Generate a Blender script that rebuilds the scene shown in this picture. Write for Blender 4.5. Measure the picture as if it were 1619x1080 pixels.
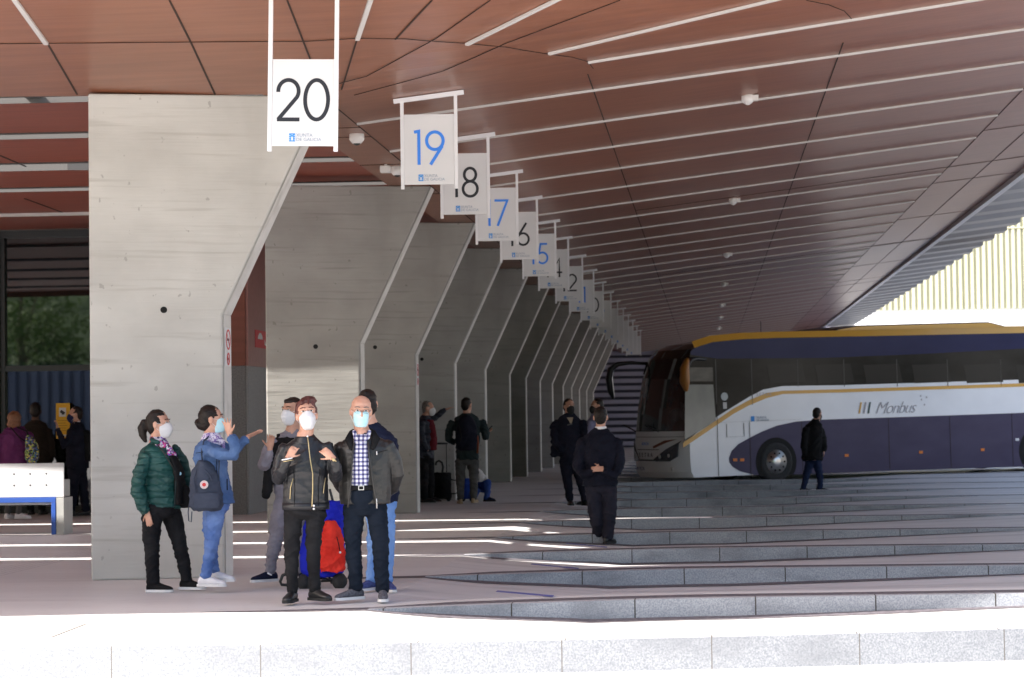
import bpy, bmesh, math, random
import numpy as np
from math import sin, cos, pi, radians, atan2, sqrt
from mathutils import Vector, Matrix, noise, Euler
random.seed(7)
for o in list(bpy.data.objects): bpy.data.objects.remove(o)
SC = bpy.context.scene
COL = SC.collection

# ---------------------------------------------------------------- camera
FPX, CXP, CYP, EYE, ROLL = 3600.0, 809.5, 540.0, 1.55, 0.013
YAW, PITCH = radians(4.8784), radians(1.9458)
CF = Vector((-sin(YAW)*cos(PITCH), cos(YAW)*cos(PITCH), sin(PITCH)))
CR = Vector((cos(YAW), sin(YAW), 0.0))
CU = CR.cross(CF)
CAMP = Vector((0, 0, EYE))
cam_d = bpy.data.cameras.new('camera'); cam = bpy.data.objects.new('camera', cam_d); COL.objects.link(cam)
cam_d.sensor_width = 36.0; cam_d.lens = 36.0*FPX/1619.0; cam_d.clip_end = 2000; cam_d.clip_start = .5
xr = CR*cos(ROLL) - CU*sin(ROLL); yr = CR*sin(ROLL) + CU*cos(ROLL)
xr, yr = CR*cos(ROLL) - CU*sin(ROLL), CR*sin(ROLL) + CU*cos(ROLL)
M = Matrix.Identity(4)
for i in range(3):
    M[i][0] = xr[i]; M[i][1] = yr[i]; M[i][2] = -CF[i]; M[i][3] = CAMP[i]
cam.matrix_world = M
cam_d.dof.use_dof = True; cam_d.dof.focus_distance = 20.3; cam_d.dof.aperture_fstop = 5.0
SC.camera = cam

# ---------------------------------------------------------------- light
SUNV = Vector((.92, .50, -1.0)).normalized()        # the way the sunlight travels
w = bpy.data.worlds.new('World'); SC.world = w; w.use_nodes = True
nt = w.node_tree; bg = nt.nodes['Background']
sky = nt.nodes.new('ShaderNodeTexSky'); sky.sky_type = 'NISHITA'; sky.sun_disc = False
sky.sun_elevation = math.asin(-SUNV.z); sky.sun_rotation = atan2(-SUNV.x, -SUNV.y)
sky.air_density = 1.0; sky.dust_density = 2.5
wt = nt.nodes.new('ShaderNodeMix'); wt.data_type = 'RGBA'; wt.blend_type = 'MULTIPLY'; wt.inputs[0].default_value = 1; wt.inputs[7].default_value = (1.05, .98, .91, 1)
nt.links.new(sky.outputs[0], wt.inputs[6]); nt.links.new(wt.outputs[2], bg.inputs[0]); bg.inputs[1].default_value = 0.15
sd = bpy.data.lights.new('sun', 'SUN'); sd.energy = 5.0; sd.angle = radians(.5); sd.color = (1, .96, .9)
sun = bpy.data.objects.new('sun', sd); COL.objects.link(sun)
sun.rotation_euler = SUNV.to_track_quat('-Z', 'Y').to_euler(); sun.location = (-20, -10, 30)
SC.view_settings.view_transform = 'Standard'; SC.view_settings.look = 'None'
SC.view_settings.exposure = 1.55; SC.view_settings.gamma = 1.0

# ---------------------------------------------------------------- helpers
def un(px, py):
    x = (px-CXP)/FPX; y = -(py-CYP)/FPX
    return x*cos(ROLL)+y*sin(ROLL), -x*sin(ROLL)+y*cos(ROLL)
def ray(px, py):
    x, y = un(px, py); return CF + CR*x + CU*y
def G(px, py, z=0.0):                       # where that line of sight meets the level z
    d = ray(px, py); return CAMP + d*((z-EYE)/d.z)
def V(px, py, D): return CAMP + ray(px, py)*D
FX, FZ, SL = -3.85, 4.86, .12               # fold of the canopy over the fins, its height, its rise
def iY(X): return 22.42 + .115*(min(X, FX)+6.2)       # fold over the front of the fins
def cz(X, Y=60.0): return FZ + SL*math.hypot(max(0.0, X-FX), max(0.0, iY(X)-Y))
def S(px, py):                              # point of the canopy's underside
    d = ray(px, py); a, b = 8.0, 140.0
    for _ in range(60):
        t = (a+b)/2; p = CAMP + d*t
        if p.z > cz(p.x, p.y): b = t
        else: a = t
    return CAMP + d*a

def tag(o, label=None, cat=None, group=None, kind=None):
    if label: o['label'] = label
    if cat: o['category'] = cat
    if group: o['group'] = group
    if kind: o['kind'] = kind
    return o
def empty(name, loc=(0, 0, 0), rz=0.0, label=None, cat=None, group=None, kind=None):
    o = bpy.data.objects.new(name, None); COL.objects.link(o); o.empty_display_size = .2
    o.location = loc; o.rotation_euler = (0, 0, rz)
    return tag(o, label, cat, group, kind)

class MB:
    """collects shapes, links them as one mesh object"""
    def __init__(s): s.v = []; s.f = []
    def add(s, vs, fs):
        n = len(s.v); s.v += [tuple(v) for v in vs]; s.f += [tuple(i+n for i in f) for f in fs]; return s
    def box(s, a, b):
        x0, y0, z0 = a; x1, y1, z1 = b
        return s.add([(x0,y0,z0),(x1,y0,z0),(x1,y1,z0),(x0,y1,z0),(x0,y0,z1),(x1,y0,z1),(x1,y1,z1),(x0,y1,z1)],
                     [(0,3,2,1),(4,5,6,7),(0,1,5,4),(1,2,6,5),(2,3,7,6),(3,0,4,7)])
    def quad(s, a, b, c, d): return s.add([a, b, c, d], [(0,1,2,3)])
    def poly(s, pts): return s.add(pts, [tuple(range(len(pts)))])
    def prism(s, pts, off):
        n = len(pts); off = Vector(off); q = [Vector(p) for p in pts]
        return s.add(q+[p+off for p in q], [tuple(range(n))[::-1], tuple(range(n, 2*n))] + [(i,(i+1)%n,(i+1)%n+n,i+n) for i in range(n)])
    def bar(s, p, q, wd, h, up=(0,0,1)):
        p = Vector(p); q = Vector(q); d = (q-p).normalized(); up = Vector(up)
        if abs(d.dot(up)) > .99: up = Vector((0,1,0))
        a = d.cross(up).normalized()*wd/2; b = a.cross(d).normalized()*h/2
        return s.add([p-a-b,p+a-b,p+a+b,p-a+b,q-a-b,q+a-b,q+a+b,q-a+b], [(0,3,2,1),(4,5,6,7),(0,1,5,4),(1,2,6,5),(2,3,7,6),(3,0,4,7)])
    def rings(s, rs, cap=True, closed=False):
        n = len(rs[0]); vs = [v for r in rs for v in r]; fs = []
        m = len(rs)
        for i in range(m-1 if not closed else m):
            for j in range(n):
                a = i*n+j; b = i*n+(j+1)%n; k = (i+1) % m
                fs.append((a, b, k*n+(j+1)%n, k*n+j))
        if cap and not closed: fs += [tuple(range(n))[::-1], tuple(range((m-1)*n, m*n))]
        return s.add(vs, fs)
    def tube(s, pts, rad, n=10, ry=None, flat=None):
        pts = [Vector(p) for p in pts]
        if not hasattr(rad, '__len__'): rad = [rad]*len(pts)
        rs = []; ref = None
        for i, p in enumerate(pts):
            d = (pts[min(i+1, len(pts)-1)]-pts[max(i-1, 0)])
            if d.length < 1e-6: d = Vector((0,0,1))
            d.normalize()
            if ref is None:
                ref = Vector(flat) if flat else (Vector((0,1,0)) if abs(d.y) < .9 else Vector((1,0,0)))
            a = (ref - d*ref.dot(d))
            a = a.normalized() if a.length > 1e-5 else d.orthogonal().normalized()
            ref = a; b = d.cross(a); k = ry if ry else 1.0
            rs.append([p + a*cos(2*pi*j/n)*rad[i] + b*sin(2*pi*j/n)*rad[i]*k for j in range(n)])
        # rounded ends
        d0 = (pts[0]-pts[1]).normalized()*rad[0]*.5; d1 = (pts[-1]-pts[-2]).normalized()*rad[-1]*.5
        r0 = [pts[0]+(v-pts[0])*.6+d0 for v in rs[0]]; r1 = [pts[-1]+(v-pts[-1])*.6+d1 for v in rs[-1]]
        return s.rings([r0]+rs+[r1])
    def ell(s, c, r, R=None, n=14, m=9):
        c = Vector(c); rs = []
        for i in range(m+1):
            t = pi*(i+.02)/(m+.04); rr = []
            for j in range(n):
                p = Vector((r[0]*sin(t)*cos(2*pi*j/n), r[1]*sin(t)*sin(2*pi*j/n), -r[2]*cos(t)))
                rr.append(c + (R @ p if R else p))
            rs.append(rr)
        return s.rings(rs)
    def build(s, name, mat, parent=None, smooth=False, bevel=0.0, remesh=0, disp=0.0, dscale=8.0, sm=3):
        me = bpy.data.meshes.new(name); me.from_pydata(s.v, [], s.f); me.update()
        o = bpy.data.objects.new(name, me); COL.objects.link(o)
        me.materials.append(mat)
        if parent: o.parent = parent
        bm = bmesh.new(); bm.from_mesh(me); bmesh.ops.recalc_face_normals(bm, faces=bm.faces); bm.to_mesh(me); bm.free()
        if smooth: me.polygons.foreach_set('use_smooth', [True]*len(me.polygons))
        if bevel:
            b = o.modifiers.new('b', 'BEVEL'); b.width = bevel; b.segments = 2; b.limit_method = 'ANGLE'
        if remesh:
            r = o.modifiers.new('r', 'REMESH'); r.mode = 'VOXEL'; r.voxel_size = remesh; r.use_smooth_shade = True
            q = o.modifiers.new('s', 'SMOOTH'); q.factor = .6; q.iterations = sm
            REM.append((o, disp, dscale))
        return o
REM = []
def flush():
    dg = bpy.context.evaluated_depsgraph_get()
    done = []
    for o, disp, ds in REM:
        me = bpy.data.meshes.new_from_object(o.evaluated_get(dg)); done.append((o, me, disp, ds))
    for o, me, disp, ds in done:
        o.modifiers.clear(); o.data = me
        if disp:
            n = len(me.vertices); c = np.empty(n*3); nr = np.empty(n*3)
            me.vertices.foreach_get('co', c); me.vertices.foreach_get('normal', nr); c = c.reshape(-1, 3); nr = nr.reshape(-1, 3)
            rg = np.random.RandomState(len(o.name)*31+n % 97); h = np.zeros(n)
            wob = np.sin(c @ np.array([7., 5., 6.])+1)*1.6 + np.sin(c @ np.array([-9., 8., 11.]))*1.1
            for q in range(5):
                k = rg.normal(size=3); k /= np.linalg.norm(k); k[2] += .8*np.sign(k[2]); f = ds*(1.6+q*1.1)
                a = np.sin((c @ k)*f + wob*(1.2+.3*q) + rg.uniform(0, 6))
                h += (1-np.abs(a))**2*(1.0/(1+.45*q)) if q % 2 == 0 else a*.45/(1+.4*q)
            h -= h.mean(); c += nr*(h*disp)[:, None]
            me.vertices.foreach_set('co', c.ravel())
        me.polygons.foreach_set('use_smooth', [True]*len(me.polygons)); me.update()
    REM.clear()

def mat(name, col, rough=.6, col2=None, sc=(3,3,3), detail=4, bump=0.0, bsc=None, metal=0.0, spec=.5, lo=.35, hi=.65, coat=0.0, ior=None, objc=True):
    m = bpy.data.materials.new(name); m.use_nodes = True; n = m.node_tree.nodes; l = m.node_tree.links
    b = n['Principled BSDF']; b.inputs['Base Color'].default_value = (*col, 1); b.inputs['Roughness'].default_value = rough
    b.inputs['Metallic'].default_value = metal; b.inputs['Specular IOR Level'].default_value = spec
    if coat: b.inputs['Coat Weight'].default_value = coat; b.inputs['Coat Roughness'].default_value = .08
    if ior: b.inputs['IOR'].default_value = ior
    tc = n.new('ShaderNodeTexCoord')
    def nz(s_, d_):
        mp = n.new('ShaderNodeMapping'); mp.inputs['Scale'].default_value = s_; l.new(tc.outputs['Object'], mp.inputs[0])
        t = n.new('ShaderNodeTexNoise'); t.inputs['Scale'].default_value = 1; t.inputs['Detail'].default_value = d_; l.new(mp.outputs[0], t.inputs[0]); return t
    if col2:
        t = nz(sc, detail); r = n.new('ShaderNodeMapRange'); r.inputs[1].default_value = lo; r.inputs[2].default_value = hi
        l.new(t.outputs[0], r.inputs[0]); x = n.new('ShaderNodeMix'); x.data_type = 'RGBA'
        x.inputs[6].default_value = (*col, 1); x.inputs[7].default_value = (*col2, 1)
        l.new(r.outputs[0], x.inputs[0]); l.new(x.outputs[2], b.inputs['Base Color']); m['mix'] = x.name
    if bump:
        t = nz(bsc or sc, 5); bp = n.new('ShaderNodeBump'); bp.inputs['Strength'].default_value = 1; bp.inputs['Distance'].default_value = bump
        l.new(t.outputs[0], bp.inputs['Height']); l.new(bp.outputs[0], b.inputs['Normal'])
    return m
def layer(m, col, sc, lo, hi, detail=6, amt=1.0):
    """a further noise-shaped stain over a material's colour"""
    n = m.node_tree.nodes; l = m.node_tree.links; b = n['Principled BSDF']
    src = b.inputs['Base Color'].links[0].from_socket if b.inputs['Base Color'].links else None
    tc = n.new('ShaderNodeTexCoord'); mp = n.new('ShaderNodeMapping'); mp.inputs['Scale'].default_value = sc; mp.inputs['Location'].default_value = (3.1, 1.7, .4)
    l.new(tc.outputs['Object'], mp.inputs[0]); t = n.new('ShaderNodeTexNoise'); t.inputs['Scale'].default_value = 1; t.inputs['Detail'].default_value = detail
    l.new(mp.outputs[0], t.inputs[0]); r = n.new('ShaderNodeMapRange'); r.inputs[1].default_value = lo; r.inputs[2].default_value = hi; r.inputs[4].default_value = amt
    l.new(t.outputs[0], r.inputs[0]); x = n.new('ShaderNodeMix'); x.data_type = 'RGBA'; l.new(r.outputs[0], x.inputs[0])
    if src: l.new(src, x.inputs[6])
    else: x.inputs[6].default_value = b.inputs['Base Color'].default_value
    x.inputs[7].default_value = (*col, 1); l.new(x.outputs[2], b.inputs['Base Color']); return m
def joints(m, period, width, col, axis=0, off=0.0):
    """thin lines every `period` metres along an axis"""
    n = m.node_tree.nodes; l = m.node_tree.links; b = n['Principled BSDF']
    src = b.inputs['Base Color'].links[0].from_socket if b.inputs['Base Color'].links else None
    tc = n.new('ShaderNodeTexCoord'); sp = n.new('ShaderNodeSeparateXYZ'); l.new(tc.outputs['Object'], sp.inputs[0])
    a = n.new('ShaderNodeMath'); a.operation = 'ADD'; a.inputs[1].default_value = off+100*period; l.new(sp.outputs[axis], a.inputs[0])
    d = n.new('ShaderNodeMath'); d.operation = 'MODULO'; d.inputs[1].default_value = period; l.new(a.outputs[0], d.inputs[0])
    c = n.new('ShaderNodeMath'); c.operation = 'LESS_THAN'; c.inputs[1].default_value = width; l.new(d.outputs[0], c.inputs[0])
    x = n.new('ShaderNodeMix'); x.data_type = 'RGBA'; l.new(c.outputs[0], x.inputs[0])
    if src: l.new(src, x.inputs[6])
    else: x.inputs[6].default_value = b.inputs['Base Color'].default_value
    x.inputs[7].default_value = (*col, 1); l.new(x.outputs[2], b.inputs['Base Color']); return m

# ---------------------------------------------------------------- materials
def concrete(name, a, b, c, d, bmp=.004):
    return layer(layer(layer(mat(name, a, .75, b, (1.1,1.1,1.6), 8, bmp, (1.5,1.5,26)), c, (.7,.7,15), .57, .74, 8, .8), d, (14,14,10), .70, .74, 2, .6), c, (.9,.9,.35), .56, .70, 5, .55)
M_CONC = concrete('board_marked_concrete', (.47,.46,.43), (.57,.56,.525), (.39,.375,.34), (.28,.27,.25))  # paler on the first fin, standing in for sun bounce
M_CONC2 = concrete('brownish_concrete', (.285,.275,.255), (.36,.35,.325), (.215,.205,.185), (.17,.16,.14))  # darker copy for the deeper fins, shade put into the colour
M_CONC3 = concrete('dark_weathered_concrete', (.19,.185,.165), (.25,.24,.215), (.15,.145,.13), (.12,.11,.10))  # darkest fins: their own darker tone plus shade put into the colour
M_CONCE = layer(mat('concrete_arris', (.60,.585,.55), .75, (.68,.665,.63), (2,2,5), 6, .003, (6,6,30)), (.40,.385,.34), (3,3,2), .58, .75, 5, .7)
M_HOLE = mat('hole_dark', (.008,.008,.008), .9)
M_CEIL = layer(mat('laminate_ceiling', (.215,.078,.038), .33, (.27,.103,.054), (1.0,11,11), 8, .0008, (2,30,30)), (.17,.058,.038), (.5,5,5), .52, .75, 6, .6)
M_SOFF = layer(mat('laminate_soffit', (.26,.055,.030), .45, (.32,.075,.042), (1.2,14,14), 8, .0008, (2,30,30)), (.20,.042,.025), (.5,5,5), .5, .75, 6, .6)
M_JOINT = mat('joint_dark', (.032,.018,.013), .8)
M_STRIP = mat('strip_white', (.58,.56,.54), .4)
M_SLOT = mat('slot_lining', (.075,.07,.065), .7)
M_WHITE = mat('white_metal', (.78,.78,.80), .4)
M_WHITE2 = mat('white_board', (.70,.70,.71), .45, (.67,.67,.68), (2,2,2), 3)
M_INK = mat('sign_black', (.012,.014,.022), .5)
M_BLUEINK = mat('sign_blue', (.04,.24,.85), .5)
M_LOGOBL = mat('logo_blue', (.02,.25,.68), .5)
M_LOGOGR = mat('logo_grey', (.27,.33,.42), .5)
M_FLOOR = layer(layer(mat('floor_concrete', (.64,.622,.612), .5, (.70,.682,.67), (.5,1.6,1), 8, .0015, (9,9,9), spec=.3), (.47,.445,.44), (.22,.9,1), .52, .72, 8, .7), (.42,.38,.39), (6,14,1), .62, .78, 5, .5)
M_ROAD = layer(mat('road_concrete', (.64,.622,.615), .55, (.70,.682,.67), (.5,1.2,1), 8, .002, (8,8,8), spec=.3), (.44,.43,.42), (.25,2.2,1), .5, .72, 8, .8)
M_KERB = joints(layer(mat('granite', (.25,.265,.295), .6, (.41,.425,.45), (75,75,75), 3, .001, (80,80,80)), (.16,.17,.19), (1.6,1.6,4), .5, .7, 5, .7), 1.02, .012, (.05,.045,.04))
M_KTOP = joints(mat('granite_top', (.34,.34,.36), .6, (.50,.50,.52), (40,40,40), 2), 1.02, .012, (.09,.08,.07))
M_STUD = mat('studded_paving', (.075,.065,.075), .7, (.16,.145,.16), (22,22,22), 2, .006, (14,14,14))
M_KERBSUN = joints(layer(mat('pale_granite', (.20,.215,.24), .6, (.34,.35,.37), (75,75,75), 3, .001, (80,80,80)), (.19,.20,.22), (1.6,1.6,4), .5, .7, 5, .6), 1.04, .008, (.13,.12,.11))  # separate granite copy for the sunlit front kerb, darkened against the glare
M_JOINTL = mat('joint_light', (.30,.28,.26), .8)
M_STUDL = mat('pale_studded_paving', (.36,.35,.36), .7, (.58,.56,.56), (16,3,16), 2, .006, (14,14,14))  # paler copy of the studs for the sunlit strip, light in the colour
M_BLPAINT = mat('blue_floor_paint', (.06,.09,.40), .6, (.18,.18,.34), (6,30,1), 4)
M_GROUND = mat('ground_concrete', (.50,.48,.46), .7, (.56,.54,.52), (.7,.7,.7), 8)
M_BLACKM = mat('black_metal', (.012,.014,.014), .35)
M_GLASS = mat('dark_glass', (.006,.008,.009), .02, spec=.8, ior=1.6)
M_GRAN1 = mat('grey_granite_wall', (.105,.105,.11), .55, (.17,.17,.175), (40,40,40), 3)
M_GRAN2 = joints(mat('pale_granite_wall', (.24,.24,.245), .5, (.31,.31,.315), (40,40,40), 3), 1.4, .012, (.05,.05,.05), 1)  # lighter copy of the wall granite, light of the lit side in its colour
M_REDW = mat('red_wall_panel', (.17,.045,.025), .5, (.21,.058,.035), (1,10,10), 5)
M_REDW2 = mat('red_wall_panel_side', (.30,.13,.11), .4, (.34,.15,.13), (1,10,10), 5)  # lighter copy of the red panel, its side's light put into the colour
M_RED = mat('sign_red', (.55,.025,.03), .5)
M_YEL = mat('poster_yellow', (.80,.45,.02), .5)
M_BLUEP = mat('blue_paint', (.035,.10,.40), .4)
M_GREYP = mat('grey_paint', (.40,.40,.38), .5, (.45,.45,.43), (4,4,4), 3)
M_CAM = mat('camera_housing', (.75,.73,.70), .4)
M_CORR = mat('folded_metal', (.33,.33,.345), .45, (.40,.40,.41), (.6,.2,2), 4, metal=.2)

def text(s, size, mt, parent, mw, name='lettering', shear=0.0, spacing=1.0, off=0.0, ext=.0015):
    """letters lying in a plane given by matrix mw (x right, y up)"""
    c = bpy.data.curves.new(name, 'FONT'); c.body = s; c.size = size; c.shear = shear; c.space_character = spacing; c.extrude = ext; c.offset = off
    c.align_x = 'LEFT'; c.resolution_u = 3
    o = bpy.data.objects.new(name, c); COL.objects.link(o)
    me = bpy.data.meshes.new_from_object(o.evaluated_get(bpy.context.evaluated_depsgraph_get()))
    bpy.data.objects.remove(o)
    me.transform(mw); me.materials.clear(); me.materials.append(mt)
    q = bpy.data.objects.new(name, me); COL.objects.link(q); q.parent = parent
    return q
FRONT = Matrix(((1,0,0,0),(0,0,-1,0),(0,1,0,0),(0,0,0,1)))      # plane facing -y
def fr(x, y, z): return Matrix.Translation((x, y, z)) @ FRONT
# ================================================================= SETTING
# kerb lines, front (near) to back: Y where X = 0, and the slope
def kY(i, X):
    if i == 0: return 15.60 if X < -5 else 15.60 + .019*(X+5)**2 if X < 2.5 else 16.669 + .285*(X-2.5)
    base = [0, 19.5, 23.25, 26.85, 30.62, 34.8][i] if i <= 5 else 34.8 + 4.0*(i-5)
    t = min(1, max(0, (X+2.8)/2.8)); k = base - .85*(1-t)**1.4
    return k + (.11*X if i == 1 else .045*X if i == 2 else .06*X) * (1 if X > 0 else .3)
def kh(i, X):
    if i == 0: return .22
    if X < -1.0: a = max(0, (X+2.75)/1.75); return .145*min(1, a**.75)
    x1 = 7.5 if i == 1 else 6.4 if i == 2 else 5.6 if i == 3 else 4.9
    if X < .2: return .15
    return .15*max(0, (x1-X)/(x1-.2))
NK = 20
XS = [-2.8 + .2*k for k in range(55)]       # to 8.0
# road strip sheets between one kerb and the next
road = MB(); pl = MB()
for i in range(0, NK):
    rows = []
    for X in XS:
        a = kY(i, X); b = kY(i+1, X); h = kh(i+1, X)
        rows.append([(X, a, 0), (X, a+.75, 0), (X, a+1.5, -h), (X, b, -h)])
    for k in range(len(XS)-1):
        p, q = rows[k], rows[k+1]
        for j in range(3): road.quad(p[j], q[j], q[j+1], p[j+1])
# the flat parts beside and beyond
pl.quad((-60, kY(0,-60), 0), (-2.8, kY(0,-2.8), 0), (-2.8, kY(NK,-2.8), 0), (-60, kY(NK,-2.8), 0))
pl.quad((8.0, kY(0,8), 0), (60, kY(0,60), 0), (60, kY(NK,8), 0), (8.0, kY(NK,8), 0))
pl.quad((-60, kY(NK,-2.8), 0), (-2.8, kY(NK,-2.8), 0), (-2.8, 260, 0), (-60, 260, 0))
pl.quad((8.0, kY(NK,8), 0), (160, kY(NK,8), 0), (160, 260, 0), (8, 260, 0))
pl.poly([(X, kY(NK,X), 0) for X in XS] + [(8.0, 260, 0), (-2.8, 260, 0)])
tag(road.build('road', M_ROAD), kind='structure')
tag(pl.build('platform', M_FLOOR), kind='structure')
g = MB(); XG = [-60] + [-6.0 + .25*k for k in range(57)] + [60]
for k in range(len(XG)-1):
    g.quad((XG[k], -200, -.22), (XG[k+1], -200, -.22), (XG[k+1], kY(0, XG[k+1]), -.22), (XG[k], kY(0, XG[k]), -.22))
g.quad((-400,-200,-.26), (400,-200,-.26), (400,500,-.26), (-400,500,-.26))
tag(g.build('ground', M_GROUND), kind='structure')
g = MB(); g.quad((11, 26, .006), (95, 26, .006), (95, 148, .006), (11, 148, .006))
tag(g.build('asphalt_yard', mat('asphalt', (.24,.235,.23), .9, (.30,.295,.29), (8,8,8), 5)), kind='structure')  # unseen yard sheet added, its tone set for the light it bounces
# kerbs
for i in range(0, NK+1):
    k = MB(); t = MB(); st = MB(); xs = ([-60+2.0*j for j in range(27)] + [-6.0 + .25*k for k in range(1, 57)] + [10+2*j for j in range(26)]) if i == 0 else XS
    for a, b in zip(xs[:-1], xs[1:]):
        ya, yb = kY(i, a), kY(i, b); ha, hb = kh(i, a), kh(i, b)
        if max(ha, hb) > .001: k.quad((a, ya-.012, -ha-.01), (b, yb-.012, -hb-.01), (b, yb-.012, .006), (a, ya-.012, .006))
        if i == 0 or max(ha, hb) > .001: t.quad((a, ya-.012, .006), (b, yb-.012, .006), (b, yb+.13, .006), (a, ya+.13, .006))
        wdt = .30 if i else .3
        f0 = 1 if i == 0 else min(1, max(0, (a+2.8)/.8)+.25); f1 = 1 if i == 0 else min(1, max(0, (b+2.8)/.8)+.25)
        st.quad((a, ya+.14, .004), (b, yb+.14, .004), (b, yb+.14+wdt*f1, .004), (a, ya+.14+wdt*f0, .004))
        if i and b < 4.4:
            f0 *= min(1, max(0, (4.4-a)/3)); f1 *= min(1, max(0, (4.4-b)/3))
            st.quad((a, ya-.02-.34*f0, -ha+.004), (b, yb-.02-.34*f1, -hb+.004), (b, yb-.02, -hb+.004), (a, ya-.02, -ha+.004))
    if i:   # the two bands run together into a point on the flat platform
        y0 = kY(i, -2.8)
        st.poly([(-2.8, y0-.1, .004), (-2.8, y0+.22, .004), (-3.6, y0-.03, .004), (-4.2, y0-.14, .004), (-3.6, y0-.20, .004)])
    ox = (i*.377) % 1.02; k.v = [(x-ox, y, z) for x, y, z in k.v]; o = k.build('kerb', M_KERB if i else M_KERBSUN); o.location.x = ox; tag(o, kind='structure')
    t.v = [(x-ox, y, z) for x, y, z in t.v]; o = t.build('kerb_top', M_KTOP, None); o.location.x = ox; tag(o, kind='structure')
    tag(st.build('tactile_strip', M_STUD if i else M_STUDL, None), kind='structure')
for p, q in (((785,936),(875,944)), ((840,893),(915,900)), ((895,860),(960,866))):
    zz = .008
    a = G(*p, z=0); b = G(*q, z=0); b.z = a.z = zz
    mk = MB(); mk.quad(a+Vector((0,-.09,0)), b+Vector((0,-.09,0)), b+Vector((0,.09,0)), a+Vector((0,.09,0)))
    tag(mk.build('painted_line', M_BLPAINT), kind='structure')
# a dark grille of tactile paving on the left, joints of the slabs in the sun
d = MB(); 
for k in range(5):
    p0 = G(0, 899+k*3.0, 0); p1 = G(146, 866+k*2.4, 0)
    d.quad(p0+Vector((0,-.12,.004)), p1+Vector((0,-.12,.004)), p1+Vector((0,.12,.004)), p0+Vector((0,.12,.004)))
tag(d.build('drain_channel', M_STUD), kind='structure')
j = MB(); a = G(1335,1046,-.22); b = G(1352,1080,-.22); dd = (b-a).normalized(); b = a+dd*9
j.quad(a+Vector((-.012,0,.004)), a+Vector((.012,0,.004)), b+Vector((.012,0,.004)), b+Vector((-.012,0,.004)))
a = G(80,1008,0); b = G(135,987,0); j.quad(a+Vector((-.012,0,.005)), a+Vector((.012,0,.005)), b+Vector((.012,0,.005)), b+Vector((-.012,0,.005)))
tag(j.build('slab_joint', M_JOINTL), kind='structure')

# ---------------------------------------------------------------- canopy
CYEND = 128.0
can = empty('canopy', (0, 0, 0), 0, 'large reddish brown panelled canopy roof with thin white light strips over the bays', 'canopy')
XD = 5.85
def eY(X):                                   # near edge of the roof
    pts = [(-40, 9.0), (-10.6, 15.4), (-7.6, 15.75), (-5.5, 16.3), (-2.6, 17.0), (3, 18.6), (XD, 19.4)]
    for (x0, y0), (x1, y1) in zip(pts[:-1], pts[1:]):
        if X <= x1: return y0+(y1-y0)*(X-x0)/(x1-x0)
    return pts[-1][1]
TH = .35
XE = -4.43                                   # inner edge of the low part
GX = [-40, -25, -17, -12, -10.2, -8.5, -7, -5.8, -5.0, XE, FX, -3.4, -2.9, -2.3, -1.7, -1.0, -.2, .8, 2, 3, 4, 5, XD]
def rowsY(X): a = eY(X); b = iY(X); return [a+(b-a)*k/10 for k in range(11)]
c = MB()
for a, b in zip(GX[:-1], GX[1:]):
    ra, rb = rowsY(a), rowsY(b)
    if a >= XE: ra = ra+[CYEND]; rb = rb+[CYEND]
    for k in range(len(ra)-1):
        for up in (0, TH):
            c.quad((a, ra[k], cz(a,ra[k])+up), (b, rb[k], cz(b,rb[k])+up), (b, rb[k+1], cz(b,rb[k+1])+up), (a, ra[k+1], cz(a,ra[k+1])+up))
    c.quad((a, ra[0], cz(a,ra[0])), (b, rb[0], cz(b,rb[0])), (b, rb[0], cz(b,rb[0])+TH), (a, ra[0], cz(a,ra[0])+TH))
    c.quad((a, ra[-1], cz(a,ra[-1])), (b, rb[-1], cz(b,rb[-1])), (b, rb[-1], cz(b,rb[-1])+TH), (a, ra[-1], cz(a,ra[-1])+TH))
c.quad((XE, iY(XE), FZ), (XE, CYEND, FZ), (XE, CYEND, FZ+TH), (XE, iY(XE), FZ+TH))
c.quad((XD, eY(XD), cz(XD,eY(XD))), (XD, CYEND, cz(XD)), (XD, CYEND, cz(XD)+TH), (XD, eY(XD), cz(XD,eY(XD))+TH))
c.build('ceiling_panels', M_CEIL, can)
# white edge trim along the open side
e = MB(); 
e.bar((XD+.06, eY(XD), cz(XD)+.06), (XD+.06, CYEND, cz(XD)+.06), .12, .30)
e.build('edge_trim', M_WHITE, can)
# red inner soffit, cut by open slots that let the sun through
SZ = 5.0; SZT = SZ+.10; so = MB(); sl = MB()
slots = [23.42, 26.42, 29.45, 32.5]; SWD = .46
edges = [23.0 - .6]
def syl(Y, X): return Y + .02*(X+8)
prev = None
lims = []
for s_ in slots: lims.append((s_-SWD/2, s_+SWD/2))
segs = []; y = 22.5
for a, b in lims: segs.append((y, a)); y = b
segs.append((y, 39.6))
NX0, NX1, NY0, NY1 = -10.7, -7.2, 29.98, 30.36          # slot widened here only to throw sun on the second fin
for a, b in segs:
    for z in (SZ, SZT):
        A = (-40, syl(a,-40) if a > 22.6 else iY(-40), z); B = (XE, syl(a,XE) if a > 22.6 else iY(XE), z)
        if abs(a-(29.45+SWD/2)) < .01:
            so.poly([A, (NX0, syl(a,NX0), z), (NX0, syl(b,NX0), z), (-40, syl(b,-40), z)])
            so.poly([(NX0, NY0, z), (-8.54, NY0+.02, z), (NX1, NY1, z), (NX1, syl(b,NX1), z), (NX0, syl(b,NX0), z)])
            so.poly([(NX1, syl(a,NX1), z), B, (XE, syl(b,XE), z), (NX1, syl(b,NX1), z)])
        else: so.quad(A, B, (XE, syl(b,XE), z), (-40, syl(b,-40), z))
so.quad((-7.9, 39.6, SZ), (XE, 39.6, SZ), (XE, CYEND, SZ), (-7.9, CYEND, SZ))
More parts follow.
